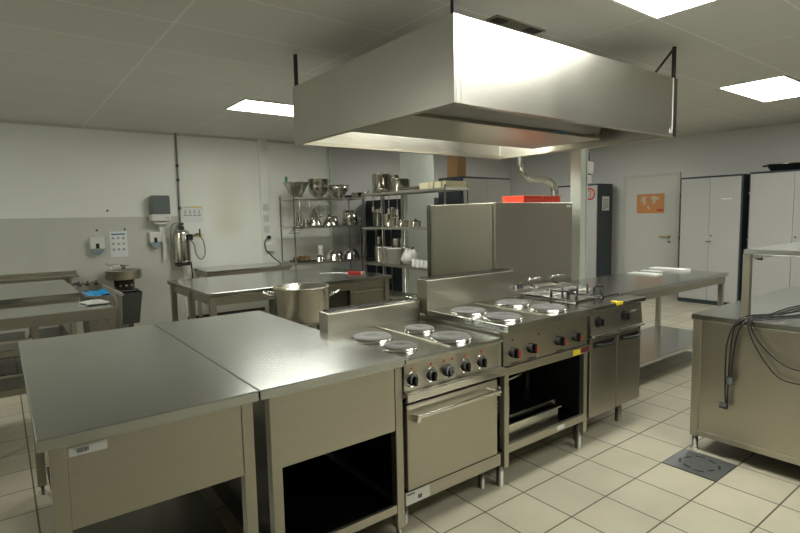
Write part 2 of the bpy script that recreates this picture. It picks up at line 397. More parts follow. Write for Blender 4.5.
# ------------------------------------------------------------------ cooking ranges
def knob(t, x, y, z, r=.031, skirt='chrome', red=False):
    k = MB().cyl((x, y-.03, z), r*.80, .03, 20, 'y').box(x-r*.24, x+r*.24, y-.045, y-.03, z-r*.75, z+r*.75, .002).build('control_knob', 'black', t)
    if red: MB().prism([(x+.008, z-.032), (x+.034, z-.028), (x+.036, z+.006), (x+.02, z+.006)], y-.034, y-.002, 1).build('pointer', 'red', k)
    else: MB().lathe([(r*.95, 0), (r*1.2, 0), (r*1.2, .006), (r*.95, .006), (r*.95, 0)], (x, y-.008, z), 24, 'y').build('skirt_ring', skirt, k)
    return k
def hotplate(t, x, y, z, r, name='hotplate'):
    ring = MB().lathe([(r*1.0, .0), (r*1.09, .0), (r*1.09, .006), (r*1.03, .014), (r*1.0, .014), (r*1.0, 0)], (x, y, z), 40).build('hotplate', 'chrome', t)
    MB().lathe([(0, 0), (r, 0), (r, .017), (r*.96, .021), (r*.3, .021), (r*.28, .0185), (0, .0185)], (x, y, z), 40).build('heating_disc', 'iron', ring)
def backsplash(t, x0, x1, y0, y1, z0, z1, zt):
    MB().prism([(y0+.002, z0), (y1, z0), (y1, z1), (y0+.006, z1), (y0, z1-.006)], x0, x1, 0).build('splashback', 'steelz', t)
    g = MB().box(x0+.02, x1-.02, y0+.012, y1-.008, z1, z1+.003).build('flue_grille', 'dark', t)
    b = MB(); n = int((x1-x0-.08)/.029)
    for i in range(n):
        xx = x0+.04+(x1-x0-.08)*i/(n-1); b.box(xx-.005, xx+.005, y0+.012, y1-.010, z1+.001, z1+.012)
    b.box(x0+.02, x1-.02, y0+.006, y0+.012, z1, z1+.012).box(x0+.02, x1-.02, y1-.012, y1-.006, z1, z1+.012)
    b.build('grille_bars', 'chrome', g)

# range 1 : four hotplates over an oven
RX0, RX1 = 1.455, 2.125
ra = thing('oven_range', 'four-plate electric range with a closed oven door, beside the worktables', 'cooker', ((RX0+RX1)/2, 2.3, 0))
yf = 1.905
MB().box(RX0, RX1, yf+.03, 2.66, .16, .68).build('body', 'steel', ra)
MB().box(RX0, RX1, yf+.035, 2.66, .66, .85).build('upper_body', 'steel', ra)
MB().box(RX0, RX1, yf-.025, 2.62, .845, .868, .004).build('cooktop', 'topx', ra)
MB().box(RX0+.31, RX0+.325, yf+.02, 2.58, .868, .872).build('seam_strip', 'leg', ra)
MB().prism([(yf-.004, .712), (yf+.05, .712), (yf+.05, .846), (yf-.012, .846)], RX0, RX1-.035, 0).build('control_panel', 'steel', ra)
MB().box(RX0, RX1, yf-.03, yf+.04, .700, .712, .002).box(RX0, RX1, yf-.034, yf-.022, .664, .706, .003).build('drip_rail', 'chrome', ra)
MB().box(RX1-.03, RX1, yf-.005, yf+.05, .70, .846, .002).build('side_post', 'leg', ra)
for i, x in enumerate((1.498, 1.616, 1.727, 1.844, 1.961)):
    if i == 2:
        k = MB().cyl((x, yf-.035, .764), .030, .03, 12, 'y').cyl((x, yf-.045, .764), .014, .012, 12, 'y').build('control_knob', 'black', ra)
    else: knob(ra, x, yf-.003, .764)
for x in (1.498, 1.616, 1.70, 1.755, 1.844, 1.961):
    MB().cyl((x, yf-.014, .818), .0065, .008, 12, 'y').build('pilot_lamp', 'red', ra)
od = MB().box(RX0+.01, RX1-.04, yf-.012, yf+.028, .225, .645, .004).build('oven_door', 'steel', ra)
MB().box(RX0+.035, RX1-.06, yf-.062, yf-.045, .585, .603, .004).box(RX0+.04, RX0+.065, yf-.05, yf-.01, .56, .60, .003).box(RX1-.09, RX1-.065, yf-.05, yf-.01, .57, .60, .003).build('handle', 'chrome', od)
MB().box(RX1-.038, RX1-.02, yf-.02, yf+.01, .55, .60, .002).build('hinge', 'leg', ra)
MB().box(RX0+.005, RX1-.035, yf-.002, yf+.03, .650, .662).build('door_gap', 'dark', ra); MB().box(RX0+.005, RX1-.035, yf-.002, yf+.03, .213, .222).build('door_gap', 'dark', ra)
MB().box(RX0, RX1, yf, yf+.03, .145, .212, .002).build('plinth', 'steel', ra)
pl = MB().box(RX0+.003, RX0+.15, yf-.002, yf, .150, .208).build('rating_plate', 'white', ra)
MB().box(RX0+.008, RX0+.055, yf-.003, yf-.002, .196, .203).box(RX0+.075, RX0+.10, yf-.003, yf-.002, .163, .182).build('print', 'ink', pl)
for x in (RX0+.06, RX1-.06):
    for y in (yf+.09, 2.58): f_ = MB(); f_.cyl((x, y, 0), .02, .15, 16); f_.build('foot', 'footm', ra)
for (x, y, r) in ((1.572, 2.335, .107), (1.90, 2.325, .085), (1.565, 2.07, .082), (1.895, 2.055, .107)): hotplate(ra, x, y, .868, r)
backsplash(ra, RX0, RX1+.01, 2.60, 2.70, .80, .985, .99)
MB().box(2.03, 2.085, 2.604, 2.612, .945, .955).build('maker_plate', 'greyink', ra)
MB().box(RX0-.0, RX1+.01, 2.66, 2.70, .16, .80).build('back_panel', 'steel', ra)

# range 2 : four hotplates, open stand below
QX0, QX1 = 2.145, 2.945
rb = thing('hotplate_range', 'four-plate electric range with red-marked knobs above an open stand', 'cooker', ((QX0+QX1)/2, 2.25, 0))
MB().box(QX0, QX1, yf-.035, 2.56, .888, .93, .004).build('cooktop', 'topx', rb)
MB().box(QX0, QX1, yf+.02, 2.62, .70, .888).build('body', 'steel', rb)
MB().box(QX0+.005, QX1-.005, yf+.002, yf+.025, .695, .888).build('control_panel', 'steel', rb)
MB().box(QX0, QX1, yf-.015, yf+.02, .645, .69, .003).build('lower_rail', 'steel', rb)
for x in (2.221, 2.376, 2.637, 2.80): knob(rb, x, yf+.002, .767, .036, red=True)
for x in (2.221, 2.45, 2.637): MB().cyl((x, yf-.002, .835), .005, .006, 10, 'y').build('pilot_lamp', 'black', rb)
for x in (2.25, 2.40, 2.66): MB().box(x-.04, x+.03, yf-.001, yf+.003, .70, .705).build('vent_slot', 'dark', rb)
MB().box(2.765, 2.84, yf-.017, yf-.015, .65, .682).build('warning_label', 'yellow', rb)
MB().box(2.85, 2.935, yf-.017, yf-.015, .655, .687).build('dark_label', 'maroon', rb)
for x in (QX0+.02, QX1-.03):
    for y in (yf+.01, 2.58):
        l = MB().box(x-.018, x+.018, y-.018, y+.018, .12, .69, .002).build('leg', 'leg', rb)
        f_ = MB(); f_.cyl((x, y+.03, 0), .022, .2, 16, r2=.026); f_.build('foot', 'footm', l)
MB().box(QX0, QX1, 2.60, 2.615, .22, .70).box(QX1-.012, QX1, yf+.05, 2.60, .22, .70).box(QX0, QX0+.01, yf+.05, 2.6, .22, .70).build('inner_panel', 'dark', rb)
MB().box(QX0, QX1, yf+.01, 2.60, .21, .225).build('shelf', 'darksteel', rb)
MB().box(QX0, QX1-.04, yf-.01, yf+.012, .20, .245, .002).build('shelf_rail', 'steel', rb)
MB().box(2.62, 2.69, yf-.012, yf-.010, .212, .236).build('sticker', 'paper', rb)
MB().box(QX0+.56, QX0+.59, yf+.30, yf+.33, .225, .69).build('rack_post', 'chrome', rb)
for (x, y, r) in ((2.265, 2.29, .107), (2.28, 2.03, .107), (2.68, 2.30, .107), (2.70, 2.03, .107)): hotplate(rb, x, y, .93, r)
MB().box(2.52, 2.56, yf+.03, 2.5, .93, .933).build('seam_strip', 'leg', rb)
backsplash(rb, QX0, QX1+.03, 2.54, 2.64, .90, 1.12, 1.12)
# things on that range's shelf
gn = thing('roasting_tin', 'shallow steel roasting tin on the open shelf under the four-plate range', 'tin', (2.42, 2.2, .225))
a = MB(); x0, x1, y0, y1 = 2.17, 2.72, 1.96, 2.5
a.box(x0, x1, y0, y1, .226, .231).box(x0, x1, y0, y0+.006, .23, .325).box(x0, x1, y1-.006, y1, .23, .325).box(x0, x0+.006, y0, y1, .23, .325).box(x1-.006, x1, y0, y1, .23, .325)
a.build('pan', 'pot', gn)
MB().box(x0-.012, x1+.012, y0-.015, y0, .32, .328).box(x0-.012, x1+.012, y1, y1+.015, .32, .328).box(x1, x1+.012, y0, y1, .32, .328).build('rim', 'chrome', gn)
tr = thing('oven_tray', 'dark oven tray lying on top of the roasting tin', 'tray', (2.42, 2.22, .329))
MB().box(2.20, 2.73, 1.99, 2.49, .329, .333).box(2.20, 2.73, 1.99, 1.995, .333, .36).box(2.20, 2.73, 2.485, 2.49, .333, .36).box(2.20, 2.205, 1.99, 2.49, .333, .36).box(2.725, 2.73, 1.99, 2.49, .333, .36).build('tray_body', 'darksteel', tr)
fb = thing('frying_basket', 'wire frying basket with a steel handle on the dark tray', 'basket', (2.33, 2.25, .334))
b = MB(); bx0, bx1, by0, by1, bz0, bz1 = 2.2, 2.42, 2.10, 2.42, .337, .47
for z in (bz0, (bz0+bz1)/2, bz1): b.tube([(bx0, by0, z), (bx1, by0, z), (bx1, by1, z), (bx0, by1, z)], .0025, 5, True)
for i in range(11):
    x = bx0+(bx1-bx0)*i/10; b.tube([(x, by0, bz1), (x, by0, bz0), (x, by1, bz0), (x, by1, bz1)], .0012, 4)
for i in range(13):
    y = by0+(by1-by0)*i/12; b.tube([(bx0, y, bz1), (bx0, y, bz0), (bx1, y, bz0), (bx1, y, bz1)], .0012, 4)
b.build('wire_mesh', 'wire', fb)
MB().tube([(2.31, 2.10, .47), (2.31, 2.02, .56), (2.48, 2.02, .575)], .006).build('handle', 'chrome', fb)

# unit 3 : twin fryer with two doors
FX0, FX1 = 2.965, 3.60
fr3 = thing('twin_fryer', 'twin deep fryer with two doors and black handles at the range end', 'fryer', ((FX0+FX1)/2, 2.3, 0))
MB().box(FX0, FX1, yf+.03, 2.70, .18, .90).build('body', 'steel', fr3)
MB().prism([(yf-.01, .745), (yf+.05, .745), (yf+.05, .90), (yf+.004, .90)], FX0, FX1, 0).build('control_panel', 'steel', fr3)
MB().box(FX0, FX1, yf-.03, yf+.03, .728, .745, .004).build('drip_rail', 'chrome', fr3)
for x in (3.05, 3.36): knob(fr3, x, yf-.001, .823, .03, 'black')
MB().box(3.45, 3.53, yf-.003, yf+.003, .835, .85).build('scale_print', 'greyink', fr3)
# deck with two wells
def frame_box(mb, x0, x1, y0, y1, z0, z1, wells):
    # simple deck made of strips round the wells
    xs = [x0]+[v for w_ in wells for v in w_[:2]]+[x1]
    ya, yb = wells[0][2], wells[0][3]
    mb.box(x0, x1, y0, ya, z0, z1, .003).box(x0, x1, yb, y1, z0, z1, .003)
    for i in range(0, len(xs), 2): mb.box(xs[i], xs[i+1], ya, yb, z0, z1)
    return mb
wells = [(3.01, 3.26, 2.03, 2.50), (3.32, 3.57, 2.03, 2.50)]
frame_box(MB(), FX0, FX1, yf-.03, 2.70, .90, .93, wells).build('deck', 'topx', fr3)
for i, (x0, x1, y0, y1) in enumerate(wells):
    MB().box(x0, x1, y0, y1, .901, .904).build('oil_well', 'dark', fr3)
    MB().box(x0, x1, y0, y0+.01, .925, .936).box(x0, x1, y1-.01, y1, .925, .936).box(x0, x0+.01, y0, y1, .925, .936).box(x1-.01, x1, y0, y1, .925, .936).build('well_rim', 'chrome', fr3)
    ld = MB().box(x0+.02, x1-.02, y0+.02, y0+.25, .936, .944, .002).build('well_lid', 'topx', fr3)
    xm = (x0+x1)/2
    MB().tube([(xm-.05, y0+.12, .944), (xm-.05, y0+.12, .985), (xm-.04, y0+.12, .995), (xm+.04, y0+.12, .995), (xm+.05, y0+.12, .985), (xm+.05, y0+.12, .944)], .010).build('lid_handle', 'black', ld)
MB().box(FX0+.02, FX1-.02, 2.56, 2.68, .93, .965, .004).build('element_housing', 'steel', fr3)
for x in (3.03, 3.13): MB().cyl((x, 2.62, .965), .035, .028, 16).build('thermostat_head', 'black', fr3)
for x in (3.07, 3.20, 3.38, 3.51): MB().tube([(x, 2.28, .936), (x, 2.28, .975), (x+.03, 2.30, .985)], .009).build('basket_rest', 'black', fr3)
for (xa, xb) in ((3.03, 3.24), (3.34, 3.55)):
    g = MB()
    for k in range(5):
        xx = xa+(xb-xa)*k/4; g.tube([(xx, 2.28, .95), (xx, 2.50, .95)], .004, 6)
    for yy in (2.29, 2.40, 2.49): g.tube([(xa, yy, .946), (xb, yy, .946)], .004, 6)
    g.build('well_grid', 'wire', fr3)
for i, x in enumerate((3.14, 3.42)):
    bk = thing('fryer_basket', ('wire fryer basket with raised handle over the left fryer well', 'wire fryer basket with raised handle over the right fryer well')[i], 'basket', (x, 2.40, .954))
    b = MB(); X0, X1, Y0, Y1, Z0, Z1 = x-.085, x+.085, 2.32, 2.47, .955, .99
    for z in (Z0, Z1): b.tube([(X0, Y0, z), (X1, Y0, z), (X1, Y1, z), (X0, Y1, z)], .003, 5, True)
    for k in range(9):
        xx = X0+(X1-X0)*k/8; b.tube([(xx, Y0, Z1), (xx, Y0, Z0), (xx, Y1, Z0), (xx, Y1, Z1)], .0013, 4)
    for k in range(9):
        yy = Y0+(Y1-Y0)*k/8; b.tube([(X0, yy, Z1), (X0, yy, Z0), (X1, yy, Z0), (X1, yy, Z1)], .0013, 4)
    b.build('wire_mesh', 'wire', bk)
    MB().tube([(x-.02, 2.47, .985), (x-.02, 2.52, 1.03)], .010).build('grip', 'black', bk)
    MB().tube([(x-.02, 2.52, 1.03), (x, 2.525, 1.045), (x+.09, 2.50, 1.05)], .007).build('handle', 'chrome', bk)
xm = 3.285
for i, (x0, x1) in enumerate(((FX0+.006, xm-.004), (xm+.004, FX1-.006))):
    d = MB().box(x0, x1, yf-.002, yf+.028, .195, .72, .003).build('door', 'steelz', fr3)
    h = MB(); pts = []
    for k in range(13):
        tt = k/12; xx = x0+.04+(x1-x0-.08)*tt; pts.append((xx, yf-.004-.042*math.sin(PI*tt)**.6, .672))
    h.tube(pts, .011, 8)
    for p in pts[1:-1:2]: pass
    h.box(x0+.03, x1-.03, yf-.006, yf-.001, .655, .690, .002)
    h.build('handle', 'black', d)
for x in (FX0+.05, FX1-.07):
    for y in (yf+.12, 2.6): MB().cyl((x, y, 0), .024, .185, 16).build('foot', 'footm', fr3)
yt = MB().box(3.22, 3.30, yf-.033, yf-.02, .912, .935, .003).box(3.235, 3.28, yf-.033, yf+.02, .93, .934)
yt.build('yellow_tag', 'yellow', fr3)

# tall steel box behind the range
tb = thing('tall_steel_cabinet', 'tall closed stainless steel cabinet standing behind the cooking range', 'cabinet', (3.95, 3.54, 0))
MB().box(3.40, 4.50, 3.10, 3.99, .1, 1.63, .004).build('body', 'steel', tb)
MB().box(3.392, 3.399, 3.13, 3.95, .15, 1.62).build('end_panel', 'steelz', tb)
MB().box(3.38, 3.40, 3.95, 3.99, .12, 1.635, .003).build('edge_post', 'darksteel', tb)
MB().box(4.40, 4.47, 3.096, 3.10, 1.585, 1.605).build('sticker', 'paper', tb)
for x in (3.48, 4.42):
    for y in (3.18, 3.9): MB().cyl((x, y, 0), .025, .1, 14).build('foot', 'footm', tb)
for i, (x0, x1) in enumerate(((3.94, 4.22), (4.24, 4.52))):
    rbx = thing('red_box', ('red box on top of the tall steel cabinet, left of the pipe', 'red box on top of the tall steel cabinet, right of the pipe')[i], 'box', ((x0+x1)/2, 3.3, 1.63))
    x1 = min(x1, 4.5)
    MB().box(x0, x1, 3.24, 3.5, 1.63, 1.68, .004).build('box_body', 'redbox', rbx)
    MB().box(x0-.003, x1+.002, 3.235, 3.505, 1.68, 1.70, .003).build('lid', 'redbox', rbx)
pp = thing('steel_flue_pipe', 'bent steel flue pipe rising behind the tall steel cabinet', 'pipe', (5.65, 4.15, 0))
MB().tube(bez([(5.65, 4.15, .0), (5.65, 4.15, 1.0), (5.65, 4.15, 1.72), (5.62, 4.15, 1.86), (5.48, 4.15, 1.94), (5.30, 4.15, 1.945), (5.12, 4.15, 1.965), (5.01, 4.15, 2.05), (4.99, 4.15, 2.2), (4.99, 4.15, 2.5), (4.99, 4.15, HC)], 8), .045, 20).build('pipe_bend', 'chrome', pp)

# control boxes and sign on the column
cb = thing('switch_box', 'white switch box mounted high on the white column', 'switch', (4.9, 3.2, 1.93))
MB().box(4.847, 4.96, 3.17, 3.25, 1.93, 2.05, .004).build('box', 'white', cb)
MB().box(4.96, 5.01, 3.18, 3.24, 1.96, 2.03, .004).build('lever', 'greyink', cb)
MB().box(4.85, 4.93, 3.19, 3.24, 2.06, 2.16, .003).build('cable_gland', 'black', cb)
cb2 = thing('junction_box', 'small pale junction box under the switch box on the column', 'switch', (4.9, 3.2, 1.83))
MB().box(4.847, 4.95, 3.18, 3.25, 1.83, 1.91, .004).build('box', 'white', cb2)
MB().box(4.847, 4.93, 3.19, 3.24, 1.92, 1.928).build('cable', 'black', cb2)

# ------------------------------------------------------------------ right-hand table behind the range
def plain_table(name_label, x0, x1, y0, y1, zt, legs, sx=.045, rail=.07, shelf=None):
    t = thing('worktable', name_label, 'worktable', ((x0+x1)/2, (y0+y1)/2, 0))
    MB().box(x0, x1, y0, y1, zt-.035, zt, .004).build('worktop', 'topx', t)
    MB().box(x0+.03, x1-.03, y0+.02, y0+.035, zt-.035-rail, zt-.035).box(x0+.03, x1-.03, y1-.035, y1-.02, zt-.035-rail, zt-.035)\
        .box(x0+.02, x0+.035, y0+.03, y1-.03, zt-.035-rail, zt-.035).box(x1-.035, x1-.02, y0+.03, y1-.03, zt-.035-rail, zt-.035).build('rail', 'steel', t)
    for (x, y) in legs: leg_with_foot(t, x, y, sx, zt-.035)
    if shelf: MB().box(x0+.03, x1-.03, y0+.03, y1-.03, shelf-.03, shelf, .003).build('shelf', 'topx', t)
    return t
tr_ = plain_table('long stainless steel table with an undershelf and white papers on it, right of the fryer', 3.66, 6.0, 2.25, 3.0, .88,
            [(3.72, 2.3), (3.72, 2.95), (5.95, 2.3), (5.95, 2.95)], shelf=.22)
def paper_stack(x, y, w_, d, h, label, rz=0):
    return single(MB().box(x-w_/2, x+w_/2, y-d/2, y+d/2, .88, .88+h, .001), 'folded_cloth', 'cloth', label, 'cloth', (x, y, .88))
paper_stack(5.30, 2.78, .16, .30, .012, 'flat white folded cloth on the right table, nearest the range')
paper_stack(5.60, 2.86, .10, .20, .008, 'narrow white strip of cloth between the two larger ones on the right table')
paper_stack(5.83, 2.78, .16, .38, .022, 'largest white folded cloth, near the far end of the right table')

# ------------------------------------------------------------------ right foreground counter
BX0, BX1, BY1, BY0 = 3.45, 5.25, 1.50, .15
rc = thing('steel_counter', 'enclosed stainless steel counter in the right foreground with a shelf frame on it', 'counter', (4.3, .8, 0))
MB().box(BX0, BX1, BY0, BY1, .845, .88, .004).build('worktop', 'topx', rc)
MB().box(BX0+.012, BX0+.02, BY0+.05, BY1-.06, .12, .845).build('end_panel', 'steel', rc)
MB().box(BX0+.005, BX0+.02, BY0+.05, BY1-.05, .10, .135, .002).build('bottom_rail', 'leg', rc)
MB().box(BX0+.08, BX1-.02, BY1-.05, BY1-.04, .12, .845).box(BX0+.05, BX1-.03, BY0+.05, BY1-.05, .12, .135).build('inner_panel', 'darksteel', rc)
for x in (BX0+.03, BX1-.04):
    for y in (BY1-.035, BY0+.05): leg_with_foot(rc, x, y, .05, .845, .09)
us = thing('shelf_frame', 'raised steel shelf frame standing on the right foreground counter', 'shelf', (4.2, 1.07, .88))
MB().box(3.50, 5.1, .87, 1.24, 1.265, 1.295, .003).build('shelf', 'topx', us)
for (x, y) in ((3.53, 1.225), (3.53, .915), (5.05, 1.225), (5.05, .915)):
    MB().box(x-.02, x+.02, y-.02, y+.02, .88, 1.265, .002).build('post', 'leg', us)
MB().box(3.60, 4.1, 1.19, 1.22, 1.235, 1.262).build('light_bar', 'white', us)
MB().cyl((3.66, 1.20, 1.222), .010, .018, 10).box(3.63, 3.645, 1.19, 1.215, 1.225, 1.262).build('switch', 'black', us)
# cables hanging over the counter's end
cab = thing('power_cables', 'bundle of black power cables draped over the end of the right counter', 'cable', (3.44, 1.2, .88))
xo = 3.425
def cable(pts, name='cable', r=.0045): MB().tube(bez(pts, 8), r, 8).build(name, 'rubber', cab)
cable([(4.6, 1.05, .887), (4.1, 1.15, .887), (3.7, 1.16, .887), (3.50, 1.19, .89), (3.43, 1.22, .872), (xo, 1.25, .80), (xo, 1.262, .62), (xo, 1.266, .40), (xo, 1.268, .365)])
cable([(3.9, .98, .887), (3.7, 1.08, .887), (3.52, 1.16, .889), (3.435, 1.19, .875), (xo, 1.225, .80), (xo, 1.245, .66), (xo, 1.252, .54), (xo, 1.25, .53)])
cable([(4.5, 1.10, .887), (3.8, 1.13, .889), (3.50, 1.17, .90), (3.43, 1.18, .87), (xo, 1.13, .74), (xo, 1.03, .60), (xo, .93, .57), (xo, .80, .60), (xo, .66, .70), (3.43, .58, .87), (3.5, .55, .887), (3.7, .50, .887)])
cable([(4.4, .95, .887), (3.75, 1.11, .894), (3.49, 1.15, .90), (3.43, 1.165, .87), (xo, 1.12, .78), (xo, 1.02, .68), (xo, .92, .645), (xo, .80, .655), (xo, .70, .72), (3.43, .64, .87), (3.5, .62, .887), (3.7, .60, .887)])
cable([(4.2, 1.02, .887), (3.7, 1.10, .90), (3.50, 1.20, .90), (3.43, 1.24, .86), (xo-.01, 1.275, .74), (xo-.01, 1.28, .58), (xo-.01, 1.274, .40), (xo-.01, 1.27, .37)])
MB().cyl((xo-.012, 1.252, .49), .02, .045, 14).build('coupling', 'rubber', cab)
pg = MB().cyl((xo-.01, 1.262, .35), .019, .04, 14, 'y').build('plug', 'rubber', cab)
MB().tube([(xo-.014, 1.30, .345), (xo-.014, 1.325, .345)], .003, 6).tube([(xo+.002, 1.30, .352), (xo+.002, 1.325, .352)], .003, 6).build('plug_pins', 'chrome', pg)

# floor drain
dx0 = 2.201+3*.306; dy1 = 1.501
dg = thing('floor_drain', 'square grey metal drain cover set in the floor tiles', 'drain', (dx0+.153, dy1-.153, 0))
MB().box(dx0+.003, dx0+.303, dy1-.303, dy1-.003, -.002, .003).build('cover_plate', 'drain', dg)
b = MB(); cx, cy = dx0+.153, dy1-.153
for k in range(8):
    a0 = 2*PI*k/8+.1; R_ = .112 if k % 2 == 0 else .098
    p = [(cx+R_*math.cos(a0+u), cy+R_*math.sin(a0+u)) for u in (0, .18, .36, .52)]; q = [(cx+(R_-.013)*math.cos(a0+u), cy+(R_-.013)*math.sin(a0+u)) for u in (.52, .36, .18, 0)]
    b.prism(p+q, .0031, .0036, 2)
b.build('drain_slot', 'black', dg)

# ------------------------------------------------------------------ grey cabinets on the right wall
def locker(x0, x1, y0, y1, h, label, mid=True, handle_z=1.03, side='cabblue', label_strip=False, face='x'):
    t = thing('storage_cabinet', label, 'cabinet', ((x0+x1)/2, (y0+y1)/2, 0))
    MB().box(x0+.02, x1, y0, y1, 0, h, .002).build('carcass', side, t)
    e = .022
    if face == 'x':
        ym_ = (y0+y1)/2
        for (a, b_) in ((y0+e, ym_-.002), (ym_+.002, y1-e)):
            MB().box(x0, x0+.02, a, b_, .07, h-.03, .002).build('door', 'cabdoor', t)
        MB().cyl((x0-.02, ym_-.04, handle_z), .018, .02, 14, 'x').box(x0-.03, x0-.018, ym_-.045, ym_+.03, handle_z-.006, handle_z+.006).build('handle', 'chrome', t)
        MB().cyl((x0-.006, ym_-.04, handle_z+.09), .014, .006, 12, 'x').build('lock', 'chrome', t)
        if label_strip: MB().box(x0-.002, x0, y0+.14, y0+.29, 1.69, 1.705).build('name_strip', 'paper', t)
        for z in (.3, 1.05, 1.75): MB().box(x0-.004, x0+.01, y1-.02, y1-.004, z, z+.04).build('hinge', 'chrome', t)
    return t
CXF = 9.08
locker(CXF, CXF+.5, 3.26, 4.19, 2.07, 'grey two-door cabinet with dark blue frame, right of the door with the orange poster', label_strip=True)
locker(CXF-.03, CXF+.45, 2.02, 3.17, 2.08, 'wide grey cabinet at the far right carrying a steel lid on top')
locker(CXF, CXF+.5, 5.70, 6.65, 2.07, 'grey cabinet with a notice on its dark side, behind the white column')
nt_ = MB().box(CXF+.14, CXF+.38, 5.695, 5.699, 1.56, 1.83); single(nt_, 'notice_sheet', 'paper', 'pale printed notice on the dark side of the cabinet behind the column', 'notice', (CXF+.26, 5.697, 1.56))
b = MB(); 
for k in range(5): b.box(CXF+.17, CXF+.34, 5.693, 5.6945, 1.62+.035*k, 1.632+.035*k)
b.box(CXF+.17, CXF+.22, 5.693, 5.6945, 1.58, 1.61)
nb = b.build('print', 'greyink', bpy.data.objects['notice_sheet'])
# red ring sign on the grey cabinet beyond the column
rs = thing('ring_sign', 'round red-ringed fire hose sign on the cabinet beside the white column', 'sign', (CXF-.004, 5.87, 1.86))
MB().lathe([(.085, 0), (.115, 0), (.115, .003), (.085, .003), (.085, 0)], (CXF-.006, 5.87, 1.88), 28, 'x').build('red_ring', 'red', rs)
MB().tube([(CXF-.005, 5.895, 1.93), (CXF-.005, 5.87, 1.94), (CXF-.005, 5.85, 1.92), (CXF-.005, 5.86, 1.85), (CXF-.005, 5.885, 1.83)], .007, 6).build('hose_mark', 'red', rs)
# lid on far right cabinet
ld = thing('steel_dish', 'shallow dark-rimmed steel dish lying on top of the far right cabinet', 'dish', (9.34, 2.78, 2.08))
MB().lathe([(0, 0), (.19, 0), (.25, .09), (.27, .095), (.27, .108), (.245, .108), (.18, .008), (0, .008)], (9.34, 2.78, 2.08), 32).build('bowl', 'pot', ld)
MB().tube([(9.34, 3.03, 2.17), (9.34, 3.09, 2.175), (9.38, 3.09, 2.175)], .012).tube([(9.34, 2.53, 2.17), (9.34, 2.48, 2.18)], .012).build('handle', 'dark', ld)

# orange poster on door
ps = thing('door_poster', 'orange poster with pale shapes on the light grey door', 'poster', (XR-.03, 4.98, 1.5))
MB().box(XR-.029, XR-.026, 4.76, 5.28, 1.49, 1.85).build('sheet', 'orange', ps)
b = MB()
def blob(mb, cy, cz, pts, x): mb.prism([(cy+p, cz+q) for p, q in pts], x-.001, x, 0)
blob(b, 5.13, 1.70, [(.06, .09), (.0, .11), (-.05, .09), (-.02, .05), (-.03, .0), (-.01, -.05), (.03, -.06), (.02, -.02), (.07, .02)], XR-.0295)
blob(b, 4.93, 1.71, [(.08, .09), (.0, .10), (-.06, .07), (-.08, .04), (-.02, .02), (.01, -.04), (.04, -.06), (.05, 0), (.07, .04)], XR-.0295)
blob(b, 5.06, 1.60, [(.03, .03), (-.02, .02), (-.04, -.03), (-.02, -.05), (.01, -.01)], XR-.0295)
b.build('pale_shapes', 'beige', ps)
MB().box(XR-.030, XR-.0292, 4.78, 4.90, 1.53, 1.56).build('red_print', 'red', ps)

# ------------------------------------------------------------------ middle worktable near the wall, wall bench
mt_ = thing('worktable', 'long stainless steel worktable in the middle carrying a knife, with drawers at its right end', 'worktable', (2.45, 5.4, 0))
MB().box(1.44, 3.46, 4.70, 6.12, .84, .88, .004).build('worktop', 'topx', mt_)
for y in (4.75, 5.41, 6.07): leg_with_foot(mt_, 1.49, y, .055, .84)
for y in (4.75, 6.07): leg_with_foot(mt_, 3.41, y, .055, .84)
MB().box(1.52, 3.38, 4.735, 4.75, .76, .84).box(1.48, 1.495, 4.78, 6.05, .76, .84).box(3.40, 3.415, 4.78, 6.05, .76, .84).box(1.52, 3.38, 6.05, 6.065, .76, .84).build('rail', 'steel', mt_)
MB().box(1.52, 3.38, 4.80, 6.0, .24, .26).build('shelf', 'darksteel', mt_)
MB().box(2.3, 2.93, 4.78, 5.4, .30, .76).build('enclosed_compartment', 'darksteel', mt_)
dw = MB().box(2.94, 3.375, 4.745, 5.3, .56, .755, .003).build('drawer', 'steel', mt_)
MB().box(2.96, 3.36, 4.72, 4.745, .715, .735, .003).build('handle', 'leg', dw)
dw = MB().box(2.94, 3.375, 4.745, 5.3, .34, .55, .003).build('drawer', 'steel', mt_)
MB().box(2.96, 3.36, 4.72, 4.745, .51, .53, .003).build('handle', 'leg', dw)
kn = thing('kitchen_knife', 'kitchen knife with a red handle lying on the middle worktable', 'knife', (3.2, 5.3, .88))
MB().prism([(2.99, 5.47), (3.20, 5.20), (3.235, 5.225), (3.14, 5.38)], .882, .886, 2).build('blade', 'bladem', kn)
MB().prism([(3.195, 5.21), (3.30, 5.055), (3.335, 5.075), (3.23, 5.235)], .881, .903, 2).build('handle', 'red', kn)
MB().box(3.285, 3.325, 5.03, 5.065, .881, .905).build('end_cap', 'beige', kn)
# pots stored on that table's shelf
for i, (x, y, r, h) in enumerate(((1.75, 4.98, .17, .16), (2.1, 5.0, .15, .2), (1.95, 5.4, .18, .22))):
    t = thing('casserole', ('dark casserole on the shelf under the middle worktable, left end', 'taller dark casserole on the same shelf beside the closed compartment', 'large dark casserole at the back of the same shelf')[i], 'pot', (x, y, .26))
    MB().lathe([(0, 0), (r, 0), (r, h), (r-.004, h), (r-.004, .005), (0, .005)], (x, y, .26), 24).build('pot_body', 'darksteel', t)
    MB().tube(arc((x, y-r, .26+h*.75), .04, -0, -PI, 8, 'xy'), .006).build('handle', 'darksteel', t)

plain_table('low stainless steel wall bench behind the middle worktable', 2.34, 3.66, 7.62, 8.33, .80, [(2.40, 7.68), (2.40, 8.27), (3.60, 7.68), (3.60, 8.27)], rail=.05)

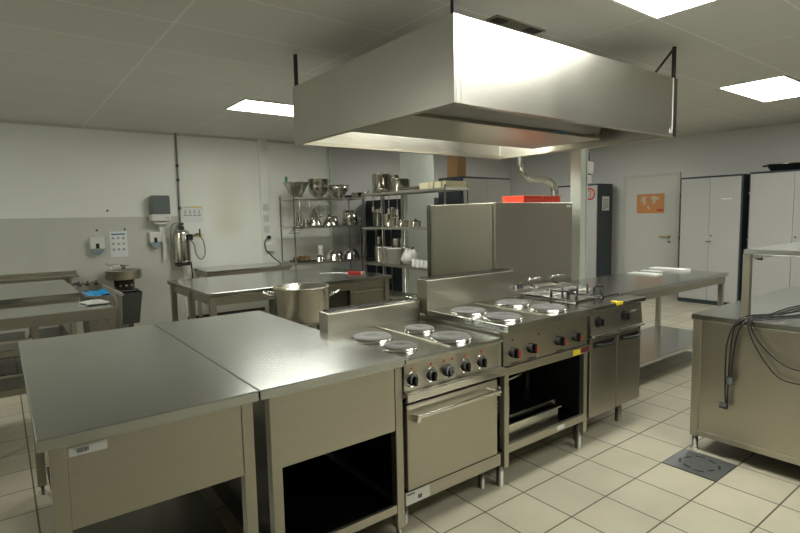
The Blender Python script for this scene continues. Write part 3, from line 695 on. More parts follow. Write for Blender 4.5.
# stock pot and its stand
sp = thing('pot_stand', 'low steel stand under the big stockpot, mostly hidden behind the worktable', 'stand', (1.95, 3.9, 0))
MB().box(1.72, 2.18, 3.68, 4.12, .685, .70, .003).build('top', 'steel', sp)
for x in (1.75, 2.15):
    for y in (3.71, 4.09): MB().box(x-.018, x+.018, y-.018, y+.018, 0, .685).build('leg', 'leg', sp)
pt = thing('stockpot', 'big open stainless stockpot with loop handles behind the worktables', 'pot', (1.95, 3.9, .70))
R_ = .222
MB().lathe([(0, 0), (R_-.01, 0), (R_, .01), (R_, .262), (R_+.006, .268), (R_+.006, .276), (R_-.005, .276), (R_-.005, .01), (0, .007)], (1.95, 3.9, .70), 48).build('pot_body', 'pot', pt)
for s, ang in ((1, math.radians(-37)), (-1, math.radians(-37))):
    cx, cy = 1.95+s*R_*math.cos(ang), 3.9+s*R_*math.sin(ang)
    dv = Vector((math.cos(ang)*s, math.sin(ang)*s, 0)); tv = Vector((-dv.y, dv.x, 0)); c0 = Vector((cx, cy, .90))
    pts = [c0-tv*.06, c0-tv*.06+dv*.05+Vector((0, 0, .02)), c0-tv*.03+dv*.085+Vector((0, 0, .035)), c0+tv*.03+dv*.085+Vector((0, 0, .035)), c0+tv*.06+dv*.05+Vector((0, 0, .02)), c0+tv*.06]
    MB().tube(bez(pts, 5), .008).build('handle', 'chrome', pt)
wl = single(MB().tube([(1.66, 3.80, 1.01), (1.86, 3.78, .93), (1.95, 3.80, .80)], .009), 'wooden_spoon', 'cream', 'pale wooden spoon handle leaning over the rim of the stockpot', 'spoon', (1.8, 3.79, .8))

# ------------------------------------------------------------------ left side: dish benches
lb = thing('dish_bench', 'stainless steel dish bench at the far left with a raised edge and open racks', 'bench', (-.3, 4.7, 0))
LX0, LX1 = -1.6, .67
MB().box(LX0, LX1, 4.38, 5.05, .855, .88, .003).build('worktop', 'topx', lb)
MB().box(LX0, LX1, 4.375, 4.39, .82, .90, .002).build('front_edge', 'leg', lb)
MB().prism([(4.37, .15), (4.43, .15), (4.43, .95), (4.75, .98), (5.03, .98), (5.03, 1.01), (4.60, 1.01), (4.42, 1.0), (4.37, .95)], LX1, LX1+.016, 0).build('end_guard', 'steelz', lb)
for z0, z1, mn in ((.735, .755, 'chrome'), (.645, .685, 'steel'), (.505, .525, 'chrome'), (.38, .425, 'steel')):
    MB().box(LX0, .14, 4.33, 4.36, z0, z1, .003).box(.11, .14, 4.36, 5.0, z0, z1, .003).build('rack_rail', mn, lb)
for z in (.63, .37): MB().box(LX0, .11, 4.36, 4.98, z, z+.012).build('rack_shelf', 'darksteel', lb)
for x in (LX0+.05, .16, LX1-.03):
    for y in (4.42, 5.0): leg_with_foot(lb, x, y, .04, .855)
bb = thing('wall_bench', 'wide stainless steel bench along the tiled wall at the left', 'bench', (-.3, 6.7, 0))
MB().box(-1.6, .60, 5.95, 7.55, .80, .85, .004).build('worktop', 'topx', bb)
MB().box(-1.6, .56, 5.98, 6.0, .70, .80).build('front_rail', 'steel', bb)
for x in (-1.5, .53):
    for y in (6.02, 7.48): leg_with_foot(bb, x, y, .045, .80)
MB().box(-1.6, .55, 6.1, 7.4, .28, .30).build('shelf', 'darksteel', bb)
ws = thing('splash_shelf', 'narrow steel ledge with upstand on the tiled wall above the left bench', 'shelf', (-.3, 8.2, .74))
MB().box(-1.6, .82, 8.08, YF-.01, .82, .835).build('ledge', 'steel', ws)
MB().box(-1.6, .82, YF-.03, YF-.01, .835, .885, .002).build('upstand', 'steel', ws)
for x in (-1.5, .7): MB().box(x, x+.03, 8.1, YF-.01, 0, .82).build('bracket', 'steel', ws)
for i, x in enumerate((.80, .90, 1.0)):
    t = thing('tap_knob', ('dark tap knob nearest the left bench', 'middle one of the three dark tap knobs', 'dark tap knob nearest the round hand basin')[i], 'tap', (x, 8.0, .70), 'tap knobs beside the ledge')
    MB().cyl((x, 8.02, .70), .028, .03, 12).cyl((x, 8.02, .73), .012, .03, 10).build('knob', 'darkbin', t)
    MB().tube([(x, 8.02, .71), (x, YF-.01, .71)], .012).build('stem', 'leg', t)

# bin with blue bag
bn = thing('bag_bin', 'grey waste bin with a blue bag in it, between the two left benches', 'bin', (.82, 6.35, 0))
bx0, bx1, by0, by1, zt = .66, .98, 6.05, 6.65, .78
def taper(mb, x0, x1, y0, y1, z0, z1, k):
    cx, cy = (x0+x1)/2, (y0+y1)/2
    v = []
    for z, s in ((z0, k), (z1, 1)):
        v.append([mb.bm.verts.new((cx+(x-cx)*s, cy+(y-cy)*s, z)) for x, y in ((x0, y0), (x1, y0), (x1, y1), (x0, y1))])
    for i in range(4): mb.bm.faces.new((v[0][i], v[0][(i+1) % 4], v[1][(i+1) % 4], v[1][i]))
    mb.bm.faces.new(v[0][::-1]); return mb
taper(MB(), bx0, bx1, by0, by1, 0, zt, .85).build('bin_body', 'bin', bn)
MB().tube([(bx0, by0, zt), (bx1, by0, zt), (bx1, by1, zt), (bx0, by1, zt)], .018, 8, True).build('rim', 'bin', bn)
b = MB(); n = 14; V = {}
for i in range(n+1):
    for j in range(n+1):
        u, v = i/n, j/n; e = min(u, 1-u, v, 1-v)
        V[i, j] = b.bm.verts.new((bx0+.02+(bx1-bx0-.04)*u, by0+.02+(by1-by0-.04)*v, zt+.005-min(e*3, .5)*.08+.02*math.sin(9*u+4*v)*math.sin(7*v-3*u)+random.uniform(-.008, .008)))
for i in range(n):
    for j in range(n): b.bm.faces.new((V[i, j], V[i+1, j], V[i+1, j+1], V[i, j+1])).smooth = True
b.build('bag', 'bluebag', bn)
wc = MB(); n = 8; V = {}
for i in range(n+1):
    for j in range(n+1):
        u, v = i/n, j/n; V[i, j] = wc.bm.verts.new((.50+.16*u+.02*math.sin(5*v), 4.72+.22*v, .885+.02*math.sin(PI*u)*math.sin(PI*v)+random.uniform(0, .006)))
for i in range(n):
    for j in range(n): wc.bm.faces.new((V[i, j], V[i+1, j], V[i+1, j+1], V[i, j+1])).smooth = True
co = single(wc, 'dish_cloth', 'cloth', 'crumpled white cloth on the right end of the dish bench', 'cloth', (.58, 4.83, .88))
md = co.modifiers.new('t', 'SOLIDIFY'); md.thickness = .006; md.offset = 0

# round hand basin
hb = thing('hand_basin', 'round steel hand basin with tap on the tiled wall, above a dark pedestal', 'sink', (1.35, 8.15, 0))
cx, cy, R_ = 1.355, 8.14, .225
MB().lathe([(0, .735), (.10, .735), (R_-.01, .74), (R_, .75), (R_, .855), (R_+.006, .862), (R_-.02, .862), (R_-.04, .82), (.06, .775), (0, .775)], (cx, cy, 0), 40).build('basin', 'steel', hb)
MB().cyl((cx, cy, .60), .13, .14, 20).build('valve_housing', 'darksteel', hb)
for k in range(3): MB().cyl((cx-.07+.07*k, cy-.145, .66), .018, .02, 12, 'y').build('push_button', 'chrome', hb)
taper(MB(), cx-.17, cx+.19, cy-.18, cy+.14, .12, .56, .72).build('pedestal', 'darkbin', hb)
MB().box(cx-.14, cx+.16, cy-.15, cy+.12, .55, .60, .02).build('knee_plate', 'black', hb)
MB().box(cx+.02, cx+.08, cy-.03, cy+.03, 0, .12).build('foot', 'darksteel', hb)
MB().tube(bez([(cx+.02, cy+.16, .86), (cx+.02, cy+.16, .92), (cx-.05, cy+.14, .935), (cx-.17, cy+.08, .935), (cx-.20, cy+.06, .96)], 6), .010).tube([(cx-.12, cy+.12, .86), (cx-.12, cy+.12, .90)], .014).build('spout', 'chrome', hb)
MB().cyl((cx+.03, cy+.15, .865), .03, .04, 14).box(cx-.02, cx+.10, cy+.14, cy+.16, .905, .92, .003).build('mixer', 'chrome', hb)
MB().box(cx-.05, cx+.05, cy+.20, YF-.008, .70, .85).build('wall_bracket', 'steel', hb)

# wall items
Y8 = YF-.008
def dispenser(x, z, label, w_=.15, h=.2):
    t = thing('soap_dispenser', label, 'dispenser', (x, Y8, z-h/2))
    MB().box(x-w_/2, x+w_/2, Y8-.09, Y8, z-h/2+.05, z+h/2, .012).build('case', 'white', t)
    MB().prism([(x-w_/2, z-h/2+.05), (x+w_/2, z-h/2+.05), (x+w_*.35, z-h/2+.01), (x+.02, z-h/2-.02), (x-.02, z-h/2-.02), (x-w_*.35, z-h/2+.01)], Y8-.085, Y8-.005, 1).build('push_lever', 'bluegrey', t)
    MB().box(x-.02, x+.022, Y8-.093, Y8-.089, z-.05, z+.02, .001).build('sight_glass', 'black', t)
dispenser(1.085, 1.22, 'white soap dispenser left of the hand washing poster', .175, .22)
dispenser(1.835, 1.27, 'white soap dispenser under the towel dispenser with the smoky lid', .15, .21)
hp = thing('hand_washing_poster', 'white hand washing poster with nine small pictures above the hand basin', 'poster', (1.36, Y8, 1.03))
MB().box(1.255, 1.475, Y8-.004, Y8, 1.035, 1.395).build('sheet', 'paper', hp)
MB().box(1.275, 1.45, Y8-.005, Y8-.004, 1.345, 1.368).build('heading', 'blueink', hp)
for i in range(3):
    for j in range(3):
        b = MB(); px, pz = 1.295+.065*i, 1.30-.08*j
        b.prism([(px+.018*math.cos(a_)*random.uniform(.7, 1.2), pz+.018*math.sin(a_)*random.uniform(.7, 1.2)) for a_ in [2*PI*k/8 for k in range(8)]], Y8-.005, Y8-.004, 1); b.build('picture', 'greyink', hp)
td = thing('towel_dispenser', 'towel dispenser with a smoky grey lid on the tiled wall', 'dispenser', (1.91, Y8, 1.5))
MB().box(1.785, 2.04, Y8-.20, Y8, 1.62, 1.90, .02).build('lid', 'smoke', td)
MB().box(1.78, 2.045, Y8-.21, Y8, 1.53, 1.63, .015).build('base', 'white', td)
MB().box(1.84, 1.98, Y8-.16, Y8-.02, 1.485, 1.53, .006).build('outlet', 'white', td)
MB().box(1.95, 2.01, Y8-.214, Y8-.21, 1.572, 1.582).build('mark', 'greyink', td)
tw = MB()
tw.prism([(1.89, 1.485), (1.95, 1.485), (1.98, 1.15), (1.965, .95), (1.93, .95), (1.94, 1.15)], Y8-.07, Y8-.065, 1)
tw.build('towel_strip', 'white', td)
for (x, z) in ((1.25, 1.67+.02), (1.10, 1.42), (1.45, 1.425)):
    bl = {1.25: 'small dark screw hole above the tiled part of the wall', 1.10: 'small dark wall plug above the left soap dispenser', 1.45: 'small dark wall plug above the hand washing poster'}[x]
    single(MB().cyl((x, Y8-.004 if z < 1.6 else YF-.004, z), .014, .004, 12, 'y'), 'wall_plug', 'dark', bl, 'wall plug', (x, Y8, z))
# tank with pipe
tk = thing('water_softener', 'steel cylinder tank on the wall with a vertical pipe and hoses', 'tank', (2.19, 8.28, .86))
MB().lathe([(0, 0), (.11, 0), (.115, .02), (.115, .44), (.10, .48), (.05, .50), (0, .50)], (2.19, 8.26, .90), 32).build('tank_body', 'pot', tk)
MB().lathe([(0, 0), (.12, 0), (.12, .035), (0, .035)], (2.19, 8.26, .865), 28).box(2.08, 2.13, 8.14, 8.2, .855, .89, .004).build('base_ring', 'black', tk)
MB().cyl((2.19, 8.26, 1.40), .04, .05, 16).cyl((2.19, 8.26, 1.45), .018, .04, 12).build('valve', 'darkbin', tk)
MB().tube([(2.205, 8.35, 1.48), (2.215, 8.37, 1.60), (2.215, 8.37, HC)], .014, 10).build('riser_pipe', 'pipe', tk)
for z in (1.70, 2.12, 2.33): MB().cyl((2.215, 8.37, z), .022, .04, 12).build('pipe_clip', 'darkbin', tk)
MB().box(2.19, 2.24, 8.30, 8.39, 1.46, 1.50, .003).build('pipe_joint', 'darkbin', tk)
MB().tube(bez([(2.19, 8.26, 1.46), (2.13, 8.24, 1.50), (2.05, 8.25, 1.44), (2.04, 8.27, 1.25), (2.06, 8.3, 1.05), (2.08, 8.3, .96)], 6), .010).build('hose', 'pipe', tk)
MB().box(2.25, 2.31, 8.10, 8.16, 1.24, 1.33, .01).build('gauge', 'black', tk)
MB().tube(bez([(2.28, 8.12, 1.27), (2.36, 8.14, 1.32), (2.44, 8.2, 1.33)], 6), .012).tube([(2.44, 8.2, 1.28), (2.44, 8.2, 1.40)], .012).build('tap_arm', 'darkbin', tk)
MB().tube(bez([(2.44, 8.2, 1.30), (2.49, 8.2, 1.20), (2.50, 8.2, 1.02), (2.44, 8.2, .94), (2.37, 8.2, 1.02), (2.35, 8.2, 1.16), (2.30, 8.2, 1.24)], 6), .010).build('hose', 'pipe', tk)
MB().tube([(2.30, 8.25, .92), (2.32, 8.28, .70), (2.32, 8.34, .4)], .012).build('drain_pipe', 'dark', tk)
MB().box(2.12, 2.26, 8.36, YF, 1.2, 1.24).box(2.12, 2.26, 8.36, YF, .95, .99).build('wall_bracket', 'leg', tk)
# instruction sign
sg = thing('instruction_sign', 'white sign with yellow bar and a row of pictograms right of the pipe', 'sign', (2.40, YF, 1.5))
MB().box(2.255, 2.56, YF-.004, YF, 1.50, 1.75).build('sheet', 'paper', sg)
MB().box(2.39, 2.545, YF-.005, YF-.004, 1.725, 1.742).build('yellow_bar', 'yellow', sg)
b = MB().box(2.27, 2.39, YF-.005, YF-.004, 1.728, 1.734)
for i in range(4):
    px = 2.30+.068*i
    b.box(px-.008, px+.008, YF-.005, YF-.004, 1.665, 1.69).box(px-.012, px+.012, YF-.005, YF-.004, 1.64, 1.66).box(px-.025, px+.025, YF-.005, YF-.004, 1.60, 1.618)
b.build('pictograms', 'greyink', sg)
vl = thing('wall_tap', 'small brass wall tap in a rusty patch on the white wall', 'tap', (2.47, YF, 1.30))
MB().cyl((2.44, YF-.02, 1.30), .014, .02, 12, 'y').cyl((2.50, YF-.02, 1.30), .014, .02, 12, 'y').build('stub', 'brass', vl)
MB().cyl((2.44, YF-.024, 1.30), .007, .005, 10, 'y').cyl((2.50, YF-.024, 1.30), .007, .005, 10, 'y').build('hole', 'dark', vl)
# sockets on the duct
for i, z in enumerate((1.72, 1.54, 1.36)):
    t = thing('wall_socket', ('topmost double socket on the white cable duct', 'middle double socket on the white cable duct', 'lowest double socket with a black plug on the cable duct')[i], 'socket', (3.56, YF-.05, z))
    MB().box(3.52, 3.62, YF-.06, YF-.05, z-.06, z+.06, .003).build('plate', 'white', t)
    MB().cyl((3.55, YF-.063, z+.02), .008, .004, 8, 'y').cyl((3.59, YF-.063, z+.02), .008, .004, 8, 'y').cyl((3.55, YF-.063, z-.02), .008, .004, 8, 'y').cyl((3.59, YF-.063, z-.02), .008, .004, 8, 'y').build('holes', 'greyink', t)
t = thing('junction_box', 'pale box at the foot of the cable duct above the bench', 'switch', (3.6, YF-.05, 1.0))
MB().box(3.54, 3.68, YF-.11, YF-.05, .99, 1.09, .006).build('box', 'white', t)
cd = thing('extension_cable', 'black plug and cable running from the duct down to the wall bench', 'cable', (3.6, 8.2, .8))
MB().box(3.56, 3.62, YF-.12, YF-.065, 1.20, 1.25, .01).build('plug', 'black', cd)
MB().tube(bez([(3.56, 8.28, 1.22), (3.49, 8.24, 1.16), (3.48, 8.2, 1.04), (3.54, 8.1, .92), (3.60, 8.0, .84), (3.60, 7.9, .808)], 8), .009).build('cord', 'black', cd)

# ------------------------------------------------------------------ wire shelving
def shelf_unit(x0, x1, y0, y1, levels, label, ztop, ymid=None):
    t = thing('wire_shelving', label, 'shelving', ((x0+x1)/2, (y0+y1)/2, 0))
    for x in (x0+.015, x1-.015):
        for y in (y0+.015, y1-.015) + ((ymid,) if ymid else ()):
            MB().cyl((x, y, 0), .0115, ztop, 12).build('post', 'wire', t)
    for z in levels:
        b = MB(); e = .012
        b.box(x0, x1, y0, y0+e, z-.03, z).box(x0, x1, y1-e, y1, z-.03, z).box(x0, x0+e, y0, y1, z-.03, z).box(x1-e, x1, y0, y1, z-.03, z)
        if x1-x0 > y1-y0:
            n = int((x1-x0)/.04)
            for i in range(1, n): xx = x0+(x1-x0)*i/n; b.box(xx-.006, xx+.006, y0+e, y1-e, z-.006, z)
        else:
            n = int((y1-y0)/.04)
            for i in range(1, n): yy = y0+(y1-y0)*i/n; b.box(x0+e, x1-e, yy-.006, yy+.006, z-.006, z)
        b.build('shelf', 'wire', t)
    return t
AX0, AX1, AY0, AY1 = 3.70, 5.05, 7.58, 8.10
AL = (.80+.02, 1.395, 1.86)
# this unit stands where the low bench ends; start the bench short of it
shelf_unit(AX0+.0, AX1, AY0, AY1, (.30, .82, 1.395, 1.86), 'wire shelving by the wall holding bowls, sieves and domes', 1.90)
CX0, CX1, CY0, CY1 = 4.50, 4.93, 4.95, 6.86
shelf_unit(CX0, CX1, CY0, CY1, (.36, .83, 1.375, 1.88), 'wire shelving in front of the square column holding pots, trays and white tubs', 1.92, 6.34)
for o in bpy.data.objects:
    if o.get('label') == 'low stainless steel wall bench behind the middle worktable': bench = o

def vessel(name, prof, loc, label, cat, mt='pot', parts=None, grp=None, n=36):
    t = thing(name, label, cat, loc, grp)
    MB().lathe(prof, loc, n).build('body', mt, t)
    return t
def pot_prof(r, h, th=.004): return [(0, 0), (r-.008, 0), (r, .008), (r, h-.004), (r+.004, h), (r-th, h), (r-th, .01), (0, .006)]
def loops(t, x, y, z, r, mt='chrome', k=.035, ang=0):
    for s in (0, PI):
        a0 = ang+s; d = Vector((math.cos(a0), math.sin(a0), 0)); tv = Vector((-d.y, d.x, 0)); c0 = Vector((x, y, z))+d*r
        MB().tube(bez([c0-tv*k, c0-tv*k+d*k, c0+tv*k+d*k, c0+tv*k], 4), .006, 6).build('handle', mt, t)
za = 1.861
t = vessel('mixing_bowl', [(0, 0), (.10, 0), (.10, .06), (.12, .07), (.205, .235), (.212, .235), (.212, .245), (.20, .245), (.11, .075), (0, .06)], (3.87, 7.80, za), 'wide footed colander bowl at the left end of the top wall shelf', 'bowl')
MB().box(3.74, 3.775, 7.90, 7.925, za+.16, za+.34, .004).build('green_handle', 'green', t)
t = vessel('colander', [(0, 0), (.08, 0), (.08, .03), (.11, .05), (.155, .11), (.165, .18), (.165, .30), (.175, .305), (.160, .305), (.155, .18), (.10, .06), (0, .04)], (4.255, 7.78, za), 'tall steel colander with side lugs, second on the top wall shelf', 'colander')
MB().box(4.045, 4.095, 7.77, 7.79, za+.26, za+.28).build('handle', 'chrome', t)
MB().box(4.415, 4.465, 7.77, 7.79, za+.26, za+.28).build('handle', 'chrome', t)
vessel('mixing_bowl', [(0, 0), (.09, 0), (.09, .04), (.13, .06), (.18, .13), (.20, .21), (.19, .21), (.12, .07), (0, .045)], (4.64, 7.80, za), 'round steel bowl third from the left on the top wall shelf', 'bowl')
t = vessel('saucepan', pot_prof(.085, .09), (4.94, 7.68, za), 'small saucepan at the right end of the top wall shelf', 'pan')
MB().tube([(5.02, 7.66, za+.07), (5.14, 7.60, za+.10), (5.12, 7.60, za+.14)], .010).build('handle', 'chrome', t)
t = thing('frying_pan', 'dark frying pan tilted behind the saucepan on the wall shelf', 'pan', (4.95, 7.95, za))
MB().lathe([(0, 0), (.07, 0), (.095, .05), (.10, .05), (.075, .004), (0, .004)], (4.95, 7.93, za+.0), 28).build('body', 'darksteel', t)
MB().tube([(4.86, 7.96, za+.05), (4.76, 8.05, za+.23)], .010).build('handle', 'dark', t)
# second level: sieves, cones
zb = 1.396
def cone(x, y, r, h, label):
    t = thing('conical_sieve', label, 'sieve', (x, y, zb))
    MB().lathe([(r, 0), (r+.008, .0), (r+.008, .012), (.012, h), (0, h+.004)], (x, y, zb), 24).build('cone', 'pot', t)
    MB().tube([(x, y, zb+h-.01), (x, y, zb+h+.05)], .005, 6).build('tip', 'wire', t)
cone(4.14, 7.74, .125, .29, 'tallest conical sieve standing upside down on the middle wall shelf')
cone(4.40, 7.70, .115, .20, 'shorter conical sieve standing upside down on the middle wall shelf')
vessel('steel_canister', pot_prof(.05, .26), (3.84, 7.70, zb), 'tall narrow steel canister at the left of the middle wall shelf', 'canister')
vessel('measuring_jug', pot_prof(.05, .12), (3.97, 7.70, zb), 'small steel jug between the canister and the tallest sieve', 'jug')
vessel('steel_beaker', [(0, 0), (.09, 0), (.075, .16), (.07, .16), (.085, .005), (0, .005)], (4.60, 7.92, zb), 'upturned steel pot behind the shorter conical sieve', 'pot')
vessel('steel_bucket', [(0, 0), (.14, 0), (.115, .25), (.0, .255)], (4.87, 7.80, zb), 'large upturned steel bucket on the middle wall shelf', 'bucket')
vessel('steel_beaker', pot_prof(.045, .11), (4.76, 7.66, zb), 'small steel beaker in front of the large upturned bucket', 'beaker')
# hanging ladles under the top shelf
for i, (x, L) in enumerate(((3.80, .40), (3.98, .30), (4.14, .26), (4.30, .30), (4.62, .24))):
    t = thing('hanging_ladle', 'steel ladle hanging under the top wall shelf, '+('far left', 'second from the left', 'third from the left', 'fourth from the left', 'far right')[i], 'ladle', (x, 7.62, 1.83), 'ladles hanging under the top wall shelf')
    MB().tube([(x, 7.595, 1.835), (x, 7.57, 1.82), (x, 7.57, 1.83-L)], .006, 6).build('handle', 'wire', t)
    MB().lathe([(0, -.03), (.03, -.022), (.042, 0), (.038, 0), (.026, -.018), (0, -.026)], (x+.03, 7.57, 1.83-L), 16).build('bowl', 'pot', t)
# slicer blades / whisk bundle at left end of unit
t = thing('grater_disc_holder', 'bundle of steel grater discs on the left side of the wall shelving', 'utensil', (3.62, 7.65, 1.36))
for k in range(4): MB().lathe([(0, 0), (.09, 0), (.09, .006), (0, .006)], (3.66+.02*k, 7.50-.02*k, 1.30+.035*k), 20).build('disc', 'pot' if k % 2 else 'darksteel', t)
MB().tube([(3.60, 7.5, 1.33), (3.70, 7.56, 1.36), (3.74, 7.6, 1.38)], .01).build('bracket', 'wire', t)
# third level: domes, small stuff
zc = .821
for i, (x, y, r) in enumerate(((4.20, 7.72, .09), (4.51, 7.74, .155), (4.83, 7.76, .155))):
    t = thing('upturned_bowl', ('smallest upturned steel bowl on the lower wall shelf', 'middle upturned steel bowl on the lower wall shelf', 'rightmost upturned steel bowl on the lower wall shelf')[i], 'bowl', (x, y, zc))
    MB().lathe([(r+.006, 0), (r, .01), (r*.92, r*.55), (r*.6, r*1.0), (r*.25, r*1.15), (0, r*1.18)], (x, y, zc), 32).build('body', 'chrome', t)
t = thing('glass_carafe', 'pale carafe standing between two upturned bowls', 'jug', (4.36, 7.90, zc))
MB().lathe([(0, 0), (.05, 0), (.055, .06), (.035, .17), (.05, .24), (.045, .24), (.03, .17), (.05, .06), (0, .006)], (4.34, 7.92, zc), 20).build('body', 'white', t)
t = thing('food_tray', 'long low tray of brown kitchen oddments on the lower wall shelf', 'tray', (3.95, 7.8, zc))
MB().box(3.80, 4.10, 7.66, 8.0, zc, zc+.025, .003).build('tray_base', 'darksteel', t)
b = MB()
for k in range(16): x, y = random.uniform(3.84, 4.06), random.uniform(7.70, 7.95); b.box(x-.03, x+.03, y-.02, y+.02, zc+.02, zc+random.uniform(.04, .10), .006)
o = b.build('contents', 'brown', t); o['kind'] = 'stuff'
t = thing('wire_handle_pot', 'small dark pan beside the brown tray at the left of the lower shelf', 'pan', (3.78, 7.62, zc))
MB().lathe(pot_prof(.045, .04), (3.765, 7.66, zc), 20).build('body', 'darksteel', t)
MB().tube(arc((3.765, 7.66, zc+.04), .045, 0, PI, 8, 'xz'), .005).build('handle', 'dark', t)

# unit B contents
z1 = 1.881
t = vessel('tall_stockpot', pot_prof(.135, .30), (4.76, 6.69, z1), 'tall steel stockpot on the top shelf of the shelving by the column', 'pot')
vessel('tall_stockpot', pot_prof(.075, .27), (4.84, 6.46, z1), 'second tall pot partly hidden behind the tallest one on that top shelf', 'pot')
t = vessel('casserole', pot_prof(.145, .19), (4.76, 6.20, z1), 'steel casserole right of the tall stockpot on the top shelf', 'pot')
vessel('shallow_pan', pot_prof(.105, .06), (4.625, 6.44, z1), 'shallow steel pan in front of the pots on the top shelf', 'pan')
for i in range(4):
    single(MB().box(4.53+.012*i, 4.9, 5.56+.015*i, 5.95+.02*i, z1+.013*i, z1+.013*i+.011, .002), 'baking_tray', 'pot' if i % 2 == 0 else 'darksteel',
           'flat steel tray in the stack on the top shelf, '+('lowest of four', 'second from the bottom', 'third from the bottom', 'topmost of four')[i], 'tray', (4.7, 5.75, z1+.013*i), 'stacked flat trays on the top shelf')
for i, (y0, y1) in enumerate(((5.22, 5.50), (4.97, 5.20))):
    t = thing('cardboard_box', ('cream box on the top shelf beside the stacked trays', 'cream box with brown tape at the near end of the top shelf')[i], 'box', (4.72, (y0+y1)/2, z1))
    MB().box(4.54, 4.90, y0, y1, z1, z1+.085, .003).build('box_body', 'cream', t)
    MB().box(4.537, 4.903, y0+.07, y0+.095, z1, z1+.087).build('tape', 'brass' if i else 'beige', t)
z2 = 1.376
t = vessel('casserole', pot_prof(.12, .19), (4.66, 6.33, z2), 'largest steel casserole on the second shelf of the column shelving', 'pot')
loops(t, 4.66, 6.33, z2+.14, .12, ang=PI/2)
vessel('small_saucepan', pot_prof(.085, .10), (4.64, 6.0, z2), 'small steel pan to the right of the casserole on the second shelf', 'pan')
t = vessel('small_saucepan', pot_prof(.07, .08), (4.66, 5.74, z2), 'small saucepan with a dark lid at the middle of the second shelf', 'pan')
MB().lathe([(0, 0), (.072, 0), (.03, .012), (.012, .02), (.014, .035), (0, .04)], (4.66, 5.74, z2+.08), 20).build('lid', 'dark', t)
vessel('steel_beaker', pot_prof(.05, .29), (4.84, 6.50, z2), 'tall steel beaker behind the largest casserole on the second shelf', 'beaker')
vessel('dark_canister', pot_prof(.09, .22), (4.72, 6.72, z2), 'dark canister at the far end of the second column shelf', 'canister', 'darksteel')
for i in range(4):
    y = 6.60-.20*i
    t = thing('hanging_utensil', 'steel utensil hanging under the top shelf of the column shelving, '+('farthest', 'second farthest', 'third farthest', 'nearest')[i]+' of four', 'utensil', (4.53, y, 1.85), 'utensils hanging under the top column shelf')
    MB().tube([(4.505, y, 1.87), (4.54, y, 1.84), (4.54, y, 1.68-.02*i)], .006, 6).build('handle', 'wire', t)
    MB().box(4.53, 4.548, y-.025, y+.025, 1.60-.02*i, 1.685-.02*i, .004).build('head', 'pot', t)
z3 = .831
def tub(x, y, r, h, label):
    t = thing('white_tub', label, 'tub', (x, y, z3))
    MB().lathe([(0, 0), (r*.8, 0), (r, h), (r+.006, h), (r+.006, h+.008), (r-.004, h+.008), (r*.78, .006), (0, .006)], (x, y, z3), 28).build('body', 'white', t)
    return t
tub(4.64, 6.46, .105, .23, 'white plastic tub at the far end of the third column shelf')
tub(4.64, 6.23, .105, .22, 'white plastic tub next to the far one on the third column shelf')
vessel('steel_beaker', pot_prof(.065, .36), (4.84, 6.42, z3), 'tall steel pot behind the white tubs', 'pot')
vessel('steel_canister', pot_prof(.075, .25), (4.72, 6.72, z3), 'steel canister left of the white tubs on the third column shelf', 'canister')
vessel('casserole', pot_prof(.10, .24), (4.82, 6.12, z3), 'steel pot behind the crumpled plastic on the third shelf', 'pot')
pb = MB(); pb.lathe([(0, 0), (.10, .01), (.13, .06), (.11, .13), (.05, .20), (0, .19)], (4.66, 5.88, z3+.02), 18)
for v in pb.bm.verts: v.co += Vector((random.uniform(-.018, .018), random.uniform(-.018, .018), random.uniform(-.012, .012)))
for v in pb.bm.verts: v.co.z = max(v.co.z, z3+.001)
single(pb, 'crumpled_plastic', 'plasticbag', 'crumpled white plastic bag on the third shelf of the column shelving', 'bag', (4.66, 5.88, z3))
for i in range(5):
    t = thing('plastic_cup', 'upturned pale cup on the third column shelf, '+('farthest', 'second farthest', 'middle', 'second nearest', 'nearest')[i]+' of five', 'cup', (4.58, 5.68-.09*i, z3), 'upturned cups on the third shelf')
    MB().lathe([(.04, 0), (.032, .095), (0, .098), (0, .094), (.029, .09), (.037, 0), (.04, 0)], (4.58, 5.68-.09*i, z3), 18).build('body', 'plasticbag', t)
z4 = .361
for i in range(2): 
    t = thing('steel_tray', ('steel tray at the near end of the bottom column shelf', 'steel tray in the middle of the bottom column shelf')[i], 'tray', (4.7, 5.25+.42*i, z4))
    MB().box(4.53, 4.90, 5.06+.42*i, 5.42+.42*i, z4, z4+.012).build('tray_base', 'pot', t)
    MB().tube([(4.53, 5.06+.42*i, z4+.03), (4.90, 5.06+.42*i, z4+.03), (4.90, 5.42+.42*i, z4+.03), (4.53, 5.42+.42*i, z4+.03)], .008, 6, True).build('rim', 'chrome', t)
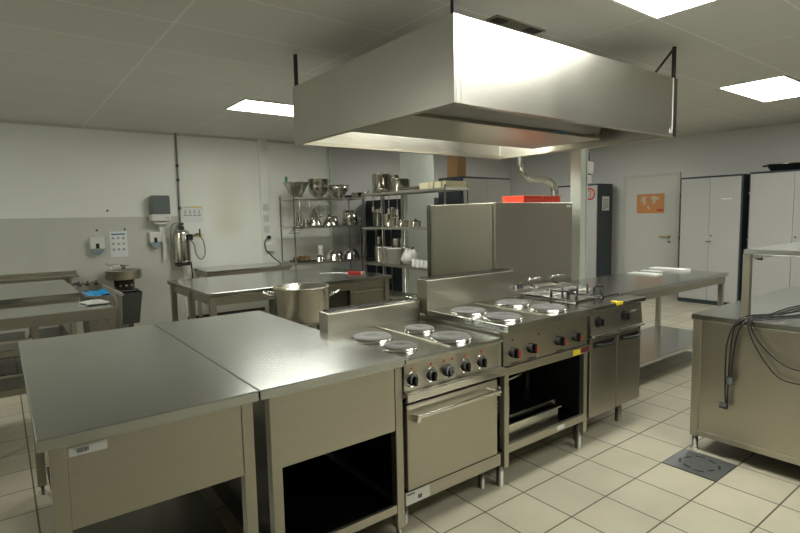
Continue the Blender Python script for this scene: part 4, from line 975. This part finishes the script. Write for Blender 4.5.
# stacked canisters in the dark gap between the two shelving units
sc = thing('side_rack', 'dark rack in the gap between the two wire shelving units', 'rack', (5.3, 7.6, 0))
for x in (5.15, 5.48):
    for y in (7.43, 7.88): MB().cyl((x, y, 0), .012, 1.5, 10).build('post', 'wire', sc)
for z in (.30, .80, 1.30): MB().box(5.14, 5.49, 7.42, 7.9, z, z+.02).build('shelf', 'darksteel', sc)
vessel('steel_canister', pot_prof(.075, .34), (5.30, 7.55, 1.321), 'tall steel canister on the top of the dark rack', 'canister')
vessel('steel_canister', pot_prof(.085, .20), (5.30, 7.55, .821), 'lower steel canister in the dark rack, lying under another', 'canister')
vessel('steel_canister', pot_prof(.07, .16), (5.30, 7.55, 1.022), 'upper steel canister stacked in the dark rack', 'canister')

# blue-framed cabinets beyond the shelving
t = thing('storage_cabinet', 'grey two-door cabinet with dark blue top and sides behind the shelving', 'cabinet', (5.7, 5.6, 0))
MB().box(5.20, 6.21, 5.37, 5.86, 0, 2.07, .002).build('carcass', 'cabblue', t)
MB().box(5.225, 5.70, 5.35, 5.37, .07, 2.04, .002).build('door', 'cabdoor', t)
MB().box(5.704, 6.185, 5.35, 5.37, .07, 2.04, .002).build('door', 'cabdoor', t)
MB().box(5.66, 5.69, 5.335, 5.35, 1.0, 1.1, .002).build('handle', 'chrome', t)
t = thing('storage_cabinet', 'low dark blue cabinet seen through the shelving, left of the square column', 'cabinet', (5.8, 7.5, 0))
MB().box(5.54, 6.02, 6.72, 8.3, 0, 1.83, .002).build('carcass', 'cabnavy', t)
MB().box(5.52, 5.54, 6.74, 8.28, .07, 1.80, .002).build('side_panel', 'cabnavy', t)
t = thing('wooden_case', 'small upright wooden case with a knob on top of the blue cabinet', 'case', (5.4, 5.6, 2.07))
MB().box(5.34, 5.53, 5.62, 5.82, 2.07, 2.42, .006).build('case_body', 'wood', t)
MB().box(5.35, 5.52, 5.61, 5.62, 2.085, 2.405, .003).build('door', 'wood', t)
MB().cyl((5.40, 5.59, 2.28), .012, .02, 12, 'y').build('knob', 'brass', t)
